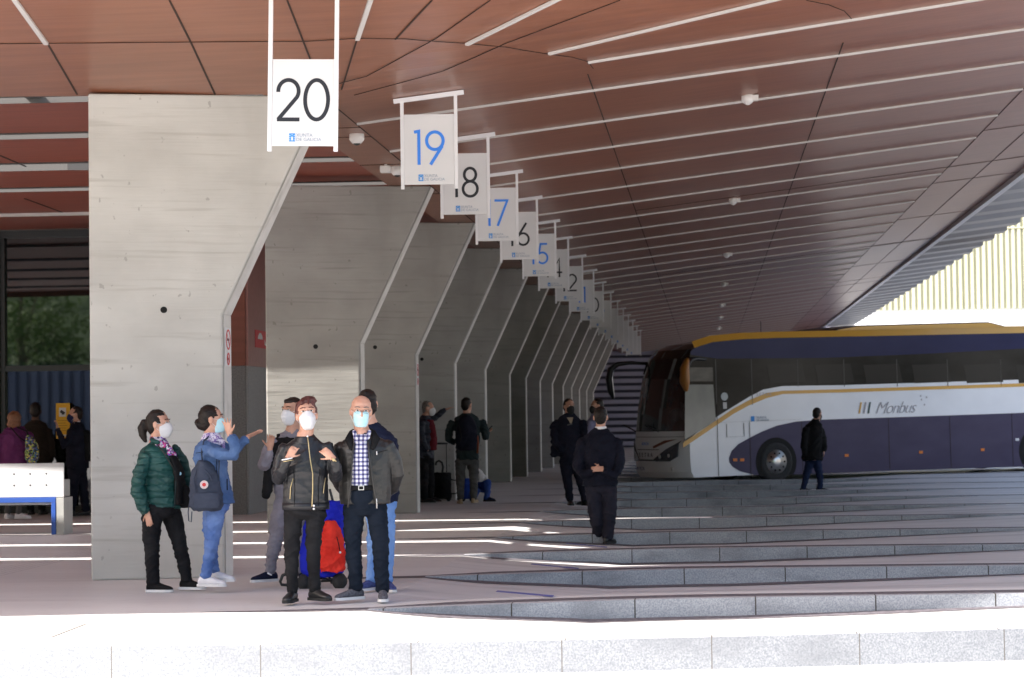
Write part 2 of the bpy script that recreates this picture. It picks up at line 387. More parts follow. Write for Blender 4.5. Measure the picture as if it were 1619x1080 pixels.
so.quad((-7.9, 39.6, SZT), (XE, 39.6, SZT), (XE, CYEND, SZT), (-7.9, CYEND, SZT))
so.build('inner_soffit', M_SOFF, can)
for a, b in lims:
    for yy, sgn in ((a, 1), (b, -1)):
        q = MB()
        for xa, xb in (((-40, NX0), (NX1, XE)) if abs(yy-(29.45+SWD/2)) < .01 else ((-40, XE),)): q.bar((xa, syl(yy,xa)+sgn*.01, SZ+.045), (xb, syl(yy,xb)+sgn*.01, SZ+.045), .02, .13)
        if yy == 29.45+SWD/2:
            for pa, pb in (((NX0, NY0), (-8.54, NY0+.02)), ((-8.54, NY0+.02), (NX1, NY1))): q.bar((pa[0], pa[1]-.01, SZ+.045), (pb[0], pb[1]-.01, SZ+.045), .02, .13)
        q.build('slot_trim', M_SLOT, can)
    q = MB(); ym = (a+b)/2; q.box((-7.18, syl(a,-7)+.02, SZ+.03), (-7.02, syl(b,-7)-.02, SZ+.09)); q.build('slot_crosspiece', M_SLOT, can)
q = MB(); q.bar((-40, 36.0, SZ-.03), (XE, 36.2, SZ-.03), .09, .05); q.build('light_strip', M_STRIP, can)
# dark joints between ceiling panels
jn = MB()
def jl(p, q, wd=.022, dz=-.004):
    p = Vector(p); q = Vector(q); 
    for k in range(6 if q.y < 26 else 1):
        n_ = 6 if q.y < 26 else 1; a = p.lerp(q, k/n_); b = p.lerp(q, (k+1)/n_)
        jn.bar((a.x, a.y, cz(a.x,a.y)+dz), (b.x, b.y, cz(b.x,b.y)+dz), wd*.42, .006)
def jpx(pts, wd=.03):
    qs = [S(*p) for p in pts]
    for a, b in zip(qs[:-1], qs[1:]): jl(a, b, wd)
jl((-1.2, 23.9, 0), (-1.2, CYEND, 0), .03); jl((1.5, 24.3, 0), (1.5, CYEND, 0), .03); jl((4.24, 26.0, 0), (4.24, CYEND, 0), .02); jl((5.0, 23.0, 0), (5.0, CYEND, 0), .02)
jl((FX-.0, 22.9, 0), (FX, CYEND, 0), .025)
jpx([(0,68.5),(150,67.5),(300,66),(480,65),(565,60)], .02); jpx([(565,60),(640,61),(738,68),(800,74),(868,85),(905,90),(930,97),(938,108)], .016)
jpx([(75,68),(122,149)], .04); jpx([(268,0),(302,67),(340,149)], .04); jpx([(454,0),(492,97)], .035); jpx([(565,60),(540,141)], .035)
jpx([(683,0),(625,62)], .035); jpx([(775,0),(690,60),(580,120),(500,140)], .02); jpx([(980,0),(800,68),(700,112),(560,150)], .02)
jpx([(1275,0),(1310,7),(1335,17),(1350,33)], .015)
for Y in [25.07+2.63*6-.95+2.63*7*k for k in range(5)]: jl((-1.2, Y, 0), (5.85, Y+.1, 0), .03)
for k in range(14): jl((4.24, 27+7.9*k, 0), (XD, 27.1+7.9*k, 0), .012)
for Y in (25.35, 26.2, 29.1, 33): jl((XE, Y, 0), (FX, Y, 0), .015)
for x, y0 in ((-8.9, 28.2), (-7.7, 31.6), (-10.3, 35)):
    q = MB(); q.bar((x, y0-1.2, SZ-.004), (x-.1, y0+1.4, SZ-.004), .03, .006); jn.add(q.v, q.f)
jn.build('panel_joint', M_JOINT, can)
def strip(p, q):
    m_ = MB(); p = Vector(p); q = Vector(q)
    
    for k in range(6 if p.y < 24.6 else 1):
        n_ = 6 if p.y < 24.6 else 1; a = p.lerp(q, k/n_); b = p.lerp(q, (k+1)/n_)
        m_.bar((a.x, a.y, cz(a.x,a.y)-.015), (b.x, b.y, cz(b.x,b.y)-.015), .042, .024)
    m_.build('light_strip', M_STRIP, can)
for k in range(0, 39):
    Y = 25.07+2.63*k; strip((FX+.02, Y-.08, 0), (4.22, Y+.08, 0))
for pts in (((930,97),(1530,0)), ((868,83),(1215,0)), ((738,68),(875,0)), ((565,60),(585,0)), ((73,67),(25,0))):
    a, b = S(*pts[0]), S(*pts[1]); d_ = (b-a)
    L = d_.length; want = {930: 5.9, 868: 3.6, 738: 2.6, 565: 2.4, 73: 2.5}[pts[0][0]]
    b = a + d_*(want/L); strip(a, b)
for k in range(16):
    pass
# folded metal roof beyond the edge
fo = MB(); p_ = []; Y = 24.0
while Y < CYEND:
    for dy, dz in ((0, 0), (.9, 0), (1.2, .55), (1.9, .55), (2.55, 0)): p_.append((Y+dy, dz))
    Y += 2.55+.0
prof = []
for y, z in p_:
    if not prof or y > prof[-1][0]+.01: prof.append((y, z))
for (y0, z0), (y1, z1) in zip(prof[:-1], prof[1:]):
    for up in (0, .03):
        fo.quad((XD+.12, y0, cz(XD)+.02+z0+up), (7.8, y0, cz(7.8)+z0+up), (7.8, y1, cz(7.8)+z1+up), (XD+.12, y1, cz(XD)+.02+z1+up))
fr_ = fo.build('folded_metal_roof', M_CORR, None)
tag(fr_, 'grey folded sheet metal roof strip running along the open edge of the brown canopy', 'roof')

# ---------------------------------------------------------------- concrete fins
FK = .26
FYS = [22.97, 32.07, 38.15, 44.03, 50.05, 56.23, 61.3, 66.5, 71.8, 77.1, 82.0, 87.0, 92.2, 97.6]
ordn = ['first','second','third','fourth','fifth','sixth','seventh','eighth','ninth','tenth','eleventh','twelfth','thirteenth','fourteenth']
hole = [(259,490), (499,548), (593,549), (667,568)]
for i, Yf in enumerate(FYS):
    lab = ('wide pale concrete fin standing nearest the camera, between the green jacket and the bench' if i == 0 else
           '%s concrete fin counted from the camera in the row of slanted fins' % ordn[i] + (', partly sunlit' if i == 1 else ''))
    root = empty('concrete_fin', (-4.85, Yf-.42, 0), 0, lab, 'concrete fin', 'slanted concrete fins along the platform')
    T = .42
    def fp(x, z, dy=0): return (x, FK*x+dy, z)
    topz = cz(-9)-.002
    out = [(-1.27, 0), (0, 0), (0, 2.64), (.995, topz), (-1.27, topz)]
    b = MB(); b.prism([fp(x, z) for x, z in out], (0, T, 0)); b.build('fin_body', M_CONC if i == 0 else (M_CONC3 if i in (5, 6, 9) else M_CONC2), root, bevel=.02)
    # paler band laid over the edge face
    ed = MB(); 
    ed.prism([(.004,.05,.0),(.004,T-.02,.0),(.004,T-.02,2.64),(.004,.05,2.64)], (.004,0,0))
    ed.prism([(.006,.05,2.645),(.006,T-.02,2.645),(1.0,FK*.995+T-.02,topz-.01),(1.0,FK*.995+.05,topz-.01)], (.004,0,-.002))
    ed.build('fin_edge', M_CONCE, root)
    if i < 4:
        px = hole[i]; dd = ray(*px); D0 = (Yf-.42+0)/dd.y
        # meet the skewed face
        t = (Yf-.42 + FK*4.85)/(dd.y-FK*dd.x); P_ = CAMP+dd*t
        q = MB(); c0 = Vector((P_.x+4.85, FK*(P_.x+4.85)-.003, P_.z)); nn = 16
        q.prism([c0+Vector((.033*cos(2*pi*k/nn), FK*.033*cos(2*pi*k/nn), .033*sin(2*pi*k/nn))) for k in range(nn)], (0,.02,0)); q.build('pipe_hole', M_HOLE, root)
    if i == 0 or i == 2:
        sg = empty('no_smoking_sign', (-4.84, Yf-.22, 2.32), 0, 'white no-smoking notice with red rings on the edge of the %s fin' % ('nearest' if i == 0 else 'third'), 'sign')
        q = MB(); q.box((.002, -.14, -.20), (.008, .14, .19)); q.build('board', M_WHITE2, sg)
        for cy, rr in ((.07, .095), (-.125, .055)):
            q = MB(); rs = []
            for k in range(24):
                a = 2*pi*k/24; c1 = Vector((.012, rr*cos(a), cy+rr*sin(a))); ra = Vector((0, cos(a), sin(a)))
                rs.append([c1-ra*.009+Vector((-.002,0,0)), c1+ra*.009+Vector((-.002,0,0)), c1+ra*.009+Vector((.001,0,0)), c1-ra*.009+Vector((.001,0,0))])
            q.rings(rs, closed=True); q.bar((.011, -rr*.65, cy+rr*.65), (.011, rr*.65, cy-rr*.65), .012, .002, (1,0,0)); q.build('red_ring', M_RED, sg)
            q = MB(); q.box((.009, -rr*.5, cy-.012), (.0105, rr*.5, cy+.012)); q.build('pictogram', M_INK, sg)

# ---------------------------------------------------------------- hanging bay signs
def arc(cx, cy, rx, ry, a0, a1, n=22): return [(cx+rx*cos(radians(a0+(a1-a0)*k/n)), cy+ry*sin(radians(a0+(a1-a0)*k/n))) for k in range(n+1)]
DG = {  # strokes in a cell of height 1
 '0': (.60, [arc(.30,.5,.265,.455,0,360,36)]),
 '1': (.26, [[(.02,.93),(.155,.955),(.155,0)]]),
 '2': (.56, [arc(.28,.70,.235,.255,185,-35,26)+[(.045,.045)], [(.02,.045),(.54,.045)]]),
 '3': (.52, [arc(.25,.73,.20,.225,165,-90,20), arc(.25,.27,.225,.235,90,-165,20)]),
 '4': (.58, [[(.42,0),(.42,.95),(.03,.25),(.56,.25)]]),
 '5': (.54, [[(.48,.955),(.17,.955),(.10,.55)]+arc(.25,.30,.235,.255,125,-155,24)]),
 '6': (.56, [arc(.28,.29,.235,.245,0,360,30), [(.42,.97),(.075,.42)]]),
 '7': (.54, [[(.02,.955),(.50,.955),(.13,0)]]),
 '8': (.54, [arc(.27,.735,.19,.215,0,360,28), arc(.27,.27,.235,.245,0,360,30)]),
 '9': (.56, [arc(.28,.68,.235,.25,0,360,30), [(.49,.53),(.15,0)]])}
def ribbon(mb, pts, wd, y):
    pts = [Vector((p[0], y, p[1])) for p in pts]; cl = (pts[0]-pts[-1]).length < 1e-4
    L = []; R = []; n = len(pts)
    for i, p in enumerate(pts):
        if cl: a = pts[i-1 if i else n-2]; b = pts[i+1 if i < n-1 else 1]
        else: a = pts[max(i-1,0)]; b = pts[min(i+1,n-1)]
        d0 = (p-a).normalized() if (p-a).length > 1e-6 else (b-p).normalized(); d1 = (b-p).normalized() if (b-p).length > 1e-6 else d0
        t = (d0+d1); t = t.normalized() if t.length > 1e-3 else d1
        nn = Vector((-t.z, 0, t.x)); kk = min(1.6, 1/max(.4, nn.dot(Vector((-d1.z,0,d1.x)))))
        L.append(p+nn*wd/2*kk); R.append(p-nn*wd/2*kk)
    for i in range(n-1): mb.quad(L[i], L[i+1], R[i+1], R[i])
SS = .926
def sign(num, pos, lean=0.0):
    blue = num % 2 == 1
    lab = 'white hanging bay sign with %s number %d' % ('blue' if blue else 'black', num)
    if num < 7: lab = 'distant white hanging bay sign number %d near the bus roof' % num
    root = empty('bay_sign', pos, 0, lab, 'sign', 'numbered bay signs hanging from the canopy')
    root.scale = (SS, SS, SS)
    root.rotation_euler = (0, -lean, radians(4.0) if num != 20 else radians(3))
    b = MB(); b.box((-.285, -.012, 0), (.285, .012, .80)); b.build('sign_board', M_WHITE2, root, bevel=.003)
    ztop = {20: 2.4}.get(num)
    for s_ in (-1, 1):
        x = s_*.305; zt = (cz(pos[0]+x*SS, pos[1])-pos[2]-.03)/SS
        q = MB(); q.box((x-.019, -.02, -.05), (x+.019, .02, zt)); q.build('pole', M_WHITE, root)
    if num != 20:
        q = MB(); x0, x1 = -.40, .40
        q.bar((x0, 0, (cz(pos[0]+x0*SS)-pos[2]-.03)/SS), (x1, 0, (cz(pos[0]+x1*SS)-pos[2]-.03)/SS), .05, .05); q.build('top_rail', M_WHITE, root)
    s_ = str(num); W = sum(DG[ch][0] for ch in s_)+.07*(len(s_)-1); Hh = .40; x = -W*Hh/2
    mk = M_BLUEINK if blue else M_INK
    for ch in s_:
        wch, st_ = DG[ch]; q = MB()
        for stn, ps in enumerate(st_): ribbon(q, [(x+p[0]*Hh, .225+p[1]*Hh) for p in ps], .036, -.0145-.0008*stn)
        q.build('digit', mk, root); x += (wch+.07)*Hh
    q = MB(); q.box((-.125, -.0145, .04), (-.068, -.0125, .115)); lg = q.build('logo', M_LOGOBL, root)
    q = MB()
    q.box((-.104,-.0155,.05),(-.089,-.0145,.085))
    for k in range(7):
        a = [(-.117,.055),(-.117,.075),(-.117,.095),(-.076,.055),(-.076,.075),(-.076,.095),(-.0965,.102)][k]
        q.box((a[0]-.004,-.0155,a[1]-.004),(a[0]+.004,-.0145,a[1]+.004))
    q.build('crest', M_WHITE2, root)
    if num > 9:
        text('XUNTA', .044, M_LOGOGR, root, fr(-.06, -.0145, .084), ext=.0005); text('DE GALICIA', .044, M_LOGOGR, root, fr(-.06, -.0145, .044), ext=.0005)
    return root
for num, Y in ((19,25.6),(18,29.45),(17,33.95),(16,38.0),(15,42.6),(14,46.6),(12,51.9),(11,57.1),(10,62.3),(9,67.3),(8,72.4),(7,77.4),(6,82.4),(5,87.4),(4,92.4),(3,97.4)):
    sign(num, (-3.1*SS, Y*SS, 1.55+2.67*SS))
p20 = V(478.5, 231, 21.45*SS-.5); sign(20, p20, -.02)

# ---------------------------------------------------------------- cameras under the canopy
def dome(pt, r, lab, arm=False):
    root = empty('dome_camera', pt, 0, lab, 'security camera', 'security cameras under the canopy')
    q = MB(); q.tube([(0,0,0),(0,0,-r*.8)], [r, r*1.02], 18); q.build('housing', M_CAM, root, True)
    q = MB(); q.ell((0,0,-r*.95), (r*.62,r*.62,r*.62), None, 16, 10); q.build('lens_dome', M_BLACKM if not arm else M_CAM, root, True)
    if arm: q = MB(); q.box((r*.6,-.05,-r*.9), (r*1.7,.05,-.0)); q.build('bracket', M_CAM, root)
dome(S(564,212), .085, 'white dome camera just right of bay sign 20')
dome(S(628,264), .085, 'white dome camera left of bay sign 19')
p = S(610,260); q = empty('box_camera', p, 0, 'small white box camera beside the dome camera left of sign 19', 'security camera')
b = MB(); b.box((-.07,-.06,-.11), (.06,.06,-.02)); b.box((-.02,-.02,-.02),(.02,.02,.01)); b.build('housing', M_CAM, q, bevel=.01)
labs = ['white ceiling camera nearest the viewer above the middle of the bays','second white ceiling camera from the viewer above the bays','third white ceiling camera from the viewer above the bays','fourth white ceiling camera from the viewer above the bays','fifth white ceiling camera above the bays','sixth white ceiling camera above the bays','farthest white ceiling camera above the bays']
for (px, py, r), lb in zip(((1182,151,.075),(1159,314,.075),(1149,400,.08),(1144,447,.08),(1141,480,.085),(1138,500,.085),(1136,517,.09)), labs): dome(S(px,py), r, lb, True)

# ---------------------------------------------------------------- station building on the left
gw = empty('glass_wall', (0,0,0), 0, 'tall dark glass wall of the station with black frames, reflecting trees', 'glass wall')
GY = 39.35
b = MB(); b.box((-40, GY, .12), (-7.95, GY+.05, SZ)); b.build('glass_pane', M_GLASS, gw)
fm = MB()
for x in (-27, -22.5, -18, -12.38): fm.box((x-.04, GY-.08, 0), (x+.04, GY-.002, SZ))
fm.box((-40, GY-.10, 0), (-7.95, GY-.003, .12)); fm.box((-40, GY-.07, 2.50), (-7.95, GY-.003, 2.60)); fm.box((-40, GY-.09, SZ-.14), (-7.95, GY-.003, SZ-.02))
fm.build('window_frame', M_BLACKM, gw)
b = MB(); b.box((-40, GY-.16, SZ-.02), (-7.95, GY-.1, SZ+.06)); b.build('head_trim', M_SLOT, gw)
q = MB(); q.box((-14.2, GY-.2, 0), (-12.44, GY-.1, SZ)); q.build('white_pilaster', M_WHITE2, gw)
# yellow notice on the glass
a = V(77,694,39.6); b_ = V(99,637,39.6)
po = empty('notice', (a.x, GY-.09, a.z), 0, 'yellow camera surveillance notice on the dark glass', 'notice')
wd_, ht = b_.x-a.x, b_.z-a.z
q = MB(); q.box((0,-.004,0),(wd_,.004,ht)); q.build('sheet', M_YEL, po)
q = MB(); q.box((wd_*.22,-.008,ht*.62),(wd_*.72,-.005,ht*.87)); q.build('white_panel', M_WHITE2, po)
q = MB(); q.bar((wd_*.33,-.012,ht*.78),(wd_*.62,-.012,ht*.70),.05,.005,(0,1,0)); q.box((wd_*.42,-.014,ht*.67),(wd_*.47,-.009,ht*.74)); q.build('camera_symbol', M_INK, po)
q = MB(); q.box((wd_*.08,-.008,ht*.05),(wd_*.9,-.005,ht*.11)); 
q.build('white_line', M_WHITE2, po)
q = MB()
for k in range(5): q.box((wd_*.14,-.008,ht*(.22+.07*k)),(wd_*(.8-.1*(k%2)),-.005,ht*(.235+.07*k)))
q.build('small_print', mat('print_brown', (.45,.22,.02), .6), po)
# granite and red corner block
cb = empty('station_block', (0,0,0), 0, 'station wall corner with grey granite below and red panels above, beside the nearest fin', 'wall')
CX0, CY0 = -7.72, 37.75
b = MB(); b.box((-9.6, CY0, 0), (CX0, CY0+1.55, 2.50)); b.build('granite_plinth', M_GRAN1, cb)
b = MB(); b.box((-9.6, CY0-.012, 2.503), (CX0, CY0+1.55, SZ-.003)); b.build('red_panel', M_REDW, cb)
b = MB(); b.box((CX0+.003, CY0+.02, 0), (CX0+.03, 125, 2.50)); b.build('granite_side', M_GRAN2, cb)
b = MB(); b.box((CX0+.003, CY0+.02, 2.503), (CX0+.042, 125, SZ-.003)); b.build('red_side_panel', M_REDW2, cb)
b = MB(); b.box((-40, GY+.4, 0), (CX0, 125, SZ+1)); b.build('wall', M_GREYP, cb)
fs = empty('fire_alarm_sign', (CX0+.046, CY0+1.0, 2.83), 0, 'red fire sign with white bell and flame on the red wall beside the nearest fin', 'sign')
ya, yb = -.42, 1.35
q = MB(); q.box((0,ya,-.0),(.006,yb,.30)); q.build('board', M_RED, fs)
q = MB(); nn = 12
q.poly([(.0085, ya+.20+.0*k, .15) for k in range(1)]+[(.0085, ya+.2+.45*k/nn, .15+.11*sin(pi*k/nn)**.6) for k in range(nn+1)]); q.build('bell', M_WHITE2, fs)
q = MB()
for k in range(6): q.poly([(.0085, ya+.80+.13*k, .06), (.0085, ya+.92+.13*k, .06), (.0085, ya+.86+.15*k-.05, .17+.05*((k*7)%3))])
q.poly([(.0087, ya+.85, .05),(.0087, ya+1.55,.05),(.0087, ya+1.4,.13),(.0087,ya+1.0,.13)]); q.build('flame', M_WHITE2, fs)

# ---------------------------------------------------------------- bench
be = empty('bench', G(92,845,0), 0, 'white perforated metal bench with blue frame on the left of the platform', 'bench')
be.rotation_euler = (0,0,radians(3))
q = MB(); q.box((-2.6,-.02,.53),(.09,.01,1.01)); q.build('backrest', M_WHITE2, be, bevel=.006)
q = MB()
for k in range(10):
    for zz in (.70,.86): 
        for x in (-.16-.23*k,): q.prism([(x+.012*cos(2*pi*j/10),-.023,zz+.012*sin(2*pi*j/10)) for j in range(10)], (0,.004,0))
q.build('perforation', M_HOLE, be)
q = MB(); q.box((-2.6,.03,.42),(.0,.50,.47)); q.build('seat', M_WHITE2, be, bevel=.006)
q = MB(); q.box((-2.6,-.05,.455),(-.02,-.0,.525)); q.box((-.085,-.052,0),(-.022,-.001,.453)); q.build('blue_frame', M_BLUEP, be, bevel=.004)
q = MB(); q.box((-.016,-.045,0),(.095,.5,.52)); q.build('end_panel', M_GREYP, be, bevel=.004)
q = MB(); q.box((-.14,.02,.53),(.07,.45,.77)); q.build('armrest', M_GREYP, be, bevel=.01)
q = MB(); q.box((-2.45,-.04,0),(-2.38,.4,.45)); q.build('leg', M_BLUEP, be, bevel=.004)
# ---------------------------------------------------------------- coach
M_BWH = mat('coach_white_paint', (.82,.84,.87), .3, (.76,.78,.81), (1,1,1.5), 5, coat=.5)
M_BSIL = mat('coach_silver_front', (.74,.74,.73), .3, (.80,.80,.79), (1,1,2), 4, coat=.4)
M_BGOLD = mat('coach_gold_paint', (.62,.33,.045), .35, coat=.4)
M_BPUR = mat('coach_violet_paint', (.045,.038,.085), .4, (.055,.048,.10), (1,1,2), 4, spec=.25)
M_BNAVY = mat('coach_navy_panel', (.008,.013,.060), .25, (.014,.020,.075), (.5,.5,1.5), 4, spec=.2)
M_BGLS = mat('coach_glass', (.010,.011,.010), .12, (.018,.019,.018), (1.2,1,2.5), 4, spec=.22)
M_BGLL = mat('coach_side_window', (.13,.15,.145), .12, (.17,.19,.18), (2,1,1.5), 4, spec=.8)
M_BWIN = mat('windscreen', (.018,.022,.023), .05, (.05,.065,.07), (1.5,3,2), 4, spec=1.0, lo=.5, hi=.75)
M_RUB = mat('tyre_rubber', (.018,.018,.019), .85, (.028,.028,.028), (20,20,20), 3)
M_RIM = mat('rim_metal', (.62,.62,.60), .28, metal=.9)
M_ORA = mat('orange_lamp', (.75,.20,.02), .4)
M_LAMP = mat('lamp_glass', (.05,.05,.055), .08, spec=.9)
BSK = radians(32); BPI = .0150
ca, sa = cos(BSK), sin(BSK); OV = 2.42
A0 = Vector((1.63, 56.6, -.13))
bus = empty('coach', A0 - Vector((ca*OV, sa*OV, 0)), 0, 'long white, gold and violet coach parked nose in across the bays at the right', 'coach')
bus.rotation_euler = (0, -BPI, BSK)
def hy(px): return 658.3 - .013*(px-1118.5)
def sx(px): k = (px-1118.5)/3600; return OV + (k*A0.y-A0.x)/(ca-sa*k)
def sz(px, py):
    x = sx(px); Y = A0.y+(x-OV)*sa; X = A0.x+(x-OV)*ca; D = .9964*Y-.085*X
    return (hy(px)-py)*D/3600 + EYE + .13 - x*BPI
def sp(px, py, off=.004): return (sx(px), -off, sz(px, py))
W_, L_, H_ = 2.55, 13.2, 3.66
SIL = [(.10,.20),(.02,.34),(0,.7),(0,1.0),(.03,1.33),(.10,1.9),(.24,2.6),(.42,3.1),(.60,3.32),(.95,3.46),(1.6,3.56),(2.6,3.63),(3.5,3.66)]
def bulge(v): return -.46*(1-abs(2*v-1)**2.4)
def edge(v): return -.14*max(0, (abs(2*v-1)-.86)/.14)**2
def fpt(x, z, v, off=0.0):
    return (x + bulge(v)*max(0, 1-x/3.0) - off, v*W_, z + edge(v)*max(0, min(1, (z-3.0)/.5)))
NV = 24; vs_ = [k/NV for k in range(NV+1)]
def skin(name, pts, mt, off=0.0, v0=0.0, v1=1.0):
    m_ = MB(); vv = [v0+(v1-v0)*k/NV for k in range(NV+1)]
    g_ = [[fpt(x, z, v, off) for v in vv] for x, z in pts]
    for a, b in zip(g_[:-1], g_[1:]):
        for k in range(NV): m_.quad(a[k], a[k+1], b[k+1], b[k])
    return m_.build(name, mt, bus, True)
skin('front_panel', [p for p in SIL if p[1] <= 1.34], M_BSIL)
skin('windscreen', [p for p in SIL if 1.32 < p[1] < 3.2], M_BWIN)
skin('roof_cap', [(.42,3.1),(.60,3.32),(.95,3.46),(1.3,3.52)], M_BWIN, .0)
skin('roof', [(1.3,3.52),(1.6,3.56),(2.6,3.63),(3.5,3.66),(12.9,3.66)], mat('coach_roof_paint', (.11,.045,.02), .4))
m_ = MB(); m_.quad((12.9,0,3.5),(12.9,W_,3.5),(13.1,W_,.3),(13.1,0,.3)); m_.quad((12.9,0,3.5),(12.9,W_,3.5),(12.9,W_,3.66),(12.9,0,3.66)); m_.build('rear_panel', M_BNAVY, bus)
for yy, nm in ((0.0, 'side_panel'), (W_, 'side_panel')):
    m_ = MB(); m_.poly([(x, yy, z+edge(0)*max(0,min(1,(z-3.0)/.5))) for x, z in SIL]+[(12.9,yy,3.52),(13.1,yy,.3),(12.9,yy,.22)]); m_.build(nm, M_BWH, bus)
m_ = MB(); m_.quad((.1,.02,.22),(12.9,.02,.22),(12.9,W_-.02,.22),(.1,W_-.02,.22)); m_.build('underbody', M_BLACKM, bus)
def pan(name, pts, mt, off):
    m_ = MB(); m_.prism([sp(x, y, off) for x, y in pts], (0, .003, 0)); return m_.build(name, mt, bus)
GR = [(1096,556),(1102,550),(1130,541),(1175,536.5),(1225,534.5),(1400,531),(1619,526.5),(1760,523)]
WU = [(1082,700),(1134.4,659),(1160,643),(1185,628),(1208,616),(1238,610.5),(1330,609),(1619,600),(1760,596)]
pan('side_glazing', GR+WU[::-1]+[(1086,640),(1090,600)], M_BGLS, .005)
pan('upper_panel', GR+[(1760,547),(1619,551),(1450,560),(1300,566),(1137,567),(1096,561)], M_BNAVY, .010)
pan('side_window', [(1088,581),(1130,581),(1130,603),(1087,603)], mat('upper_quarter_glass', (.055,.058,.052), .15, (.08,.08,.07), (3,3,6), 3), .010)
pan('side_window', [(1086,608),(1130,608),(1132.5,666),(1083,695)], M_BGLL, .010)
for px in (1134, 1190, 1262, 1334, 1416, 1494, 1576):
    pan('window_divider', [(px,568),(px+1.1,568),(px+1.1,611 if px > 1200 else 640),(px,611 if px > 1200 else 640)], M_BLACKM, .012)
# reflections painted as paler patches low in the side glass
for px in (1215,1290,1365,1440,1520,1600):
    pan('window_reflection', [(px,577),(px+55,575),(px+60,604),(px+4,606)], mat('glass_tone', (.024,.024,.022), .15, spec=.22), .0085)
gs = [(1080,704),(1134,668),(1160,650.5),(1185,637),(1213,625.5),(1238,620.5),(1330,618),(1619,608.5),(1760,604)]
m_ = MB()
for (a, b) in zip(gs[:-1], gs[1:]):
    w0 = 4.0 if a[0] < 1230 else 2.6; w1 = 4.0 if b[0] < 1230 else 2.6
    m_.quad(sp(a[0],a[1]-w0,.012), sp(b[0],b[1]-w1,.012), sp(b[0],b[1]+w1,.012), sp(a[0],a[1]+w0,.012))
m_.build('gold_stripe', M_BGOLD, bus)
pan('violet_skirt', [(1152,731),(1151.5,724),(1156,713),(1167,702),(1185,692),(1205,682),(1228,673),(1258,666.5),(1300,663.5),(1450,658.5),(1619,652.5),(1760,648),(1760,732),(1619,737.5),(1450,742.5),(1300,748),(1215,751.5),(1190,750.5),(1168,745),(1157,738)], M_BPUR, .010)
for a, b in (((1134.6,638),(1134.6,754)), ((1185,667),(1185,752)), ((1266,666),(1266,749)), ((1401,661),(1401,743.5)), ((1495.6,657),(1495.6,741)), ((1591,654),(1591,738)), ((1134,668),(1266,663)), ((1149,670),(1149,691)), ((1176,669),(1176,690)), ((1149,691),(1176,690)), ((1266,689),(1149.5,690))):
    if a == (1266,689): continue
    m_ = MB(); p, q = Vector(sp(*a,.0145)), Vector(sp(*b,.0145)); m_.bar(p, q, .002, .014, (0,1,0)) if abs(a[0]-b[0]) > 2 else m_.bar(p, q, .014, .002, (0,1,0)); m_.build('panel_gap', M_JOINT, bus)
# roof rail and air unit
m_ = MB(); zt = 3.52
rl = GR[1:]
for a, b in zip(rl[:-1], rl[1:]):
    pa, pb = Vector(sp(*a,.0)), Vector(sp(*b,.0)); up = Vector((0,.10,.16)); o2 = Vector((0,-.02,0))
    m_.quad(pa+o2, pb+o2, pb+up, pa+up)
m_.build('gold_roof_rail', M_BGOLD, bus, True)
m_ = MB(); hs = [(4.1,3.60),(4.6,3.78),(5.2,3.86),(9.4,3.92),(9.9,3.82),(10.3,3.62)]
m_.prism([(x, .22, z) for x, z in hs], (0, 2.1, 0)); m_.build('air_conditioner', M_BLACKM, bus, bevel=.04)
m_ = MB()
for a, b in zip(hs[:-1], hs[1:]): m_.quad((a[0],.205,3.64), (b[0],.205,3.64), (b[0],.205,b[1]-.03), (a[0],.205,a[1]-.03))
m_.quad((9.9,.205,3.64),(12.6,.205,3.64),(12.6,.205,3.80),(9.9,.205,3.80)); m_.build('air_unit_side', M_BGOLD, bus)
# wheels
def wheel(x, y, near=True):
    tw = MB(); nn = 36; s_ = -1 if near else 1; prof_ = [(.30,0),(.40,-.02),(.47,-.005),(.50,.04),(.50,.27),(.46,.31),(.3,.31)]
    rs = [[(x+r*cos(2*pi*j/nn), y-s_*yy*1.0, .50+r*sin(2*pi*j/nn)) for j in range(nn)] for r, yy in prof_]
    tw.rings(rs, cap=False); w_ = tw.build('wheel', M_RUB, bus, True)
    rm = MB(); prof2 = [(.30,-.005),(.285,.03),(.25,.055),(.17,.03),(.15,-.01),(.10,-.04),(.05,-.05)]
    rs = [[(x+r*cos(2*pi*j/nn), y-s_*yy, .50+r*sin(2*pi*j/nn)) for j in range(nn)] for r, yy in prof2]
    rm.rings(rs, cap=True); rm.build('rim', M_RIM, w_, True)
    if near:
        for k in range(10):
            a = 2*pi*k/10; h = MB(); h.tube([(x+.215*cos(a), y-.045-.0, .50+.215*sin(a)), (x+.215*cos(a), y-.06+.03, .50+.215*sin(a))], .024, 8); h.build('rim_hole', M_HOLE, w_)
for px in (1225, 1628, 1700):
    x = sx(px) if px < 1700 else sx(1628)+1.35
    m_ = MB(); nn = 32; m_.prism([(x+.60*cos(a_), -.012, max(.16, .50+.60*sin(a_))) for a_ in [2*pi*k/nn for k in range(nn)]], (0,-.004,0)); m_.build('wheel_arch', M_HOLE, bus)
    wheel(x, -.020, True); wheel(x, 2.5, False)
for px, py, mt_ in ((1160.5,727,M_ORA),(1171.5,727,M_ORA),(1334.5,720,M_ORA),(1449.5,715,M_ORA),(1544.5,711,M_ORA),(1598,695,M_WHITE2)):
    m_ = MB(); p = Vector(sp(px,py,.012)); m_.box((p.x-.06,p.y-.014,p.z-.035),(p.x+.06,p.y,p.z+.035)); m_.build('marker_lamp', mt_, bus, bevel=.006)
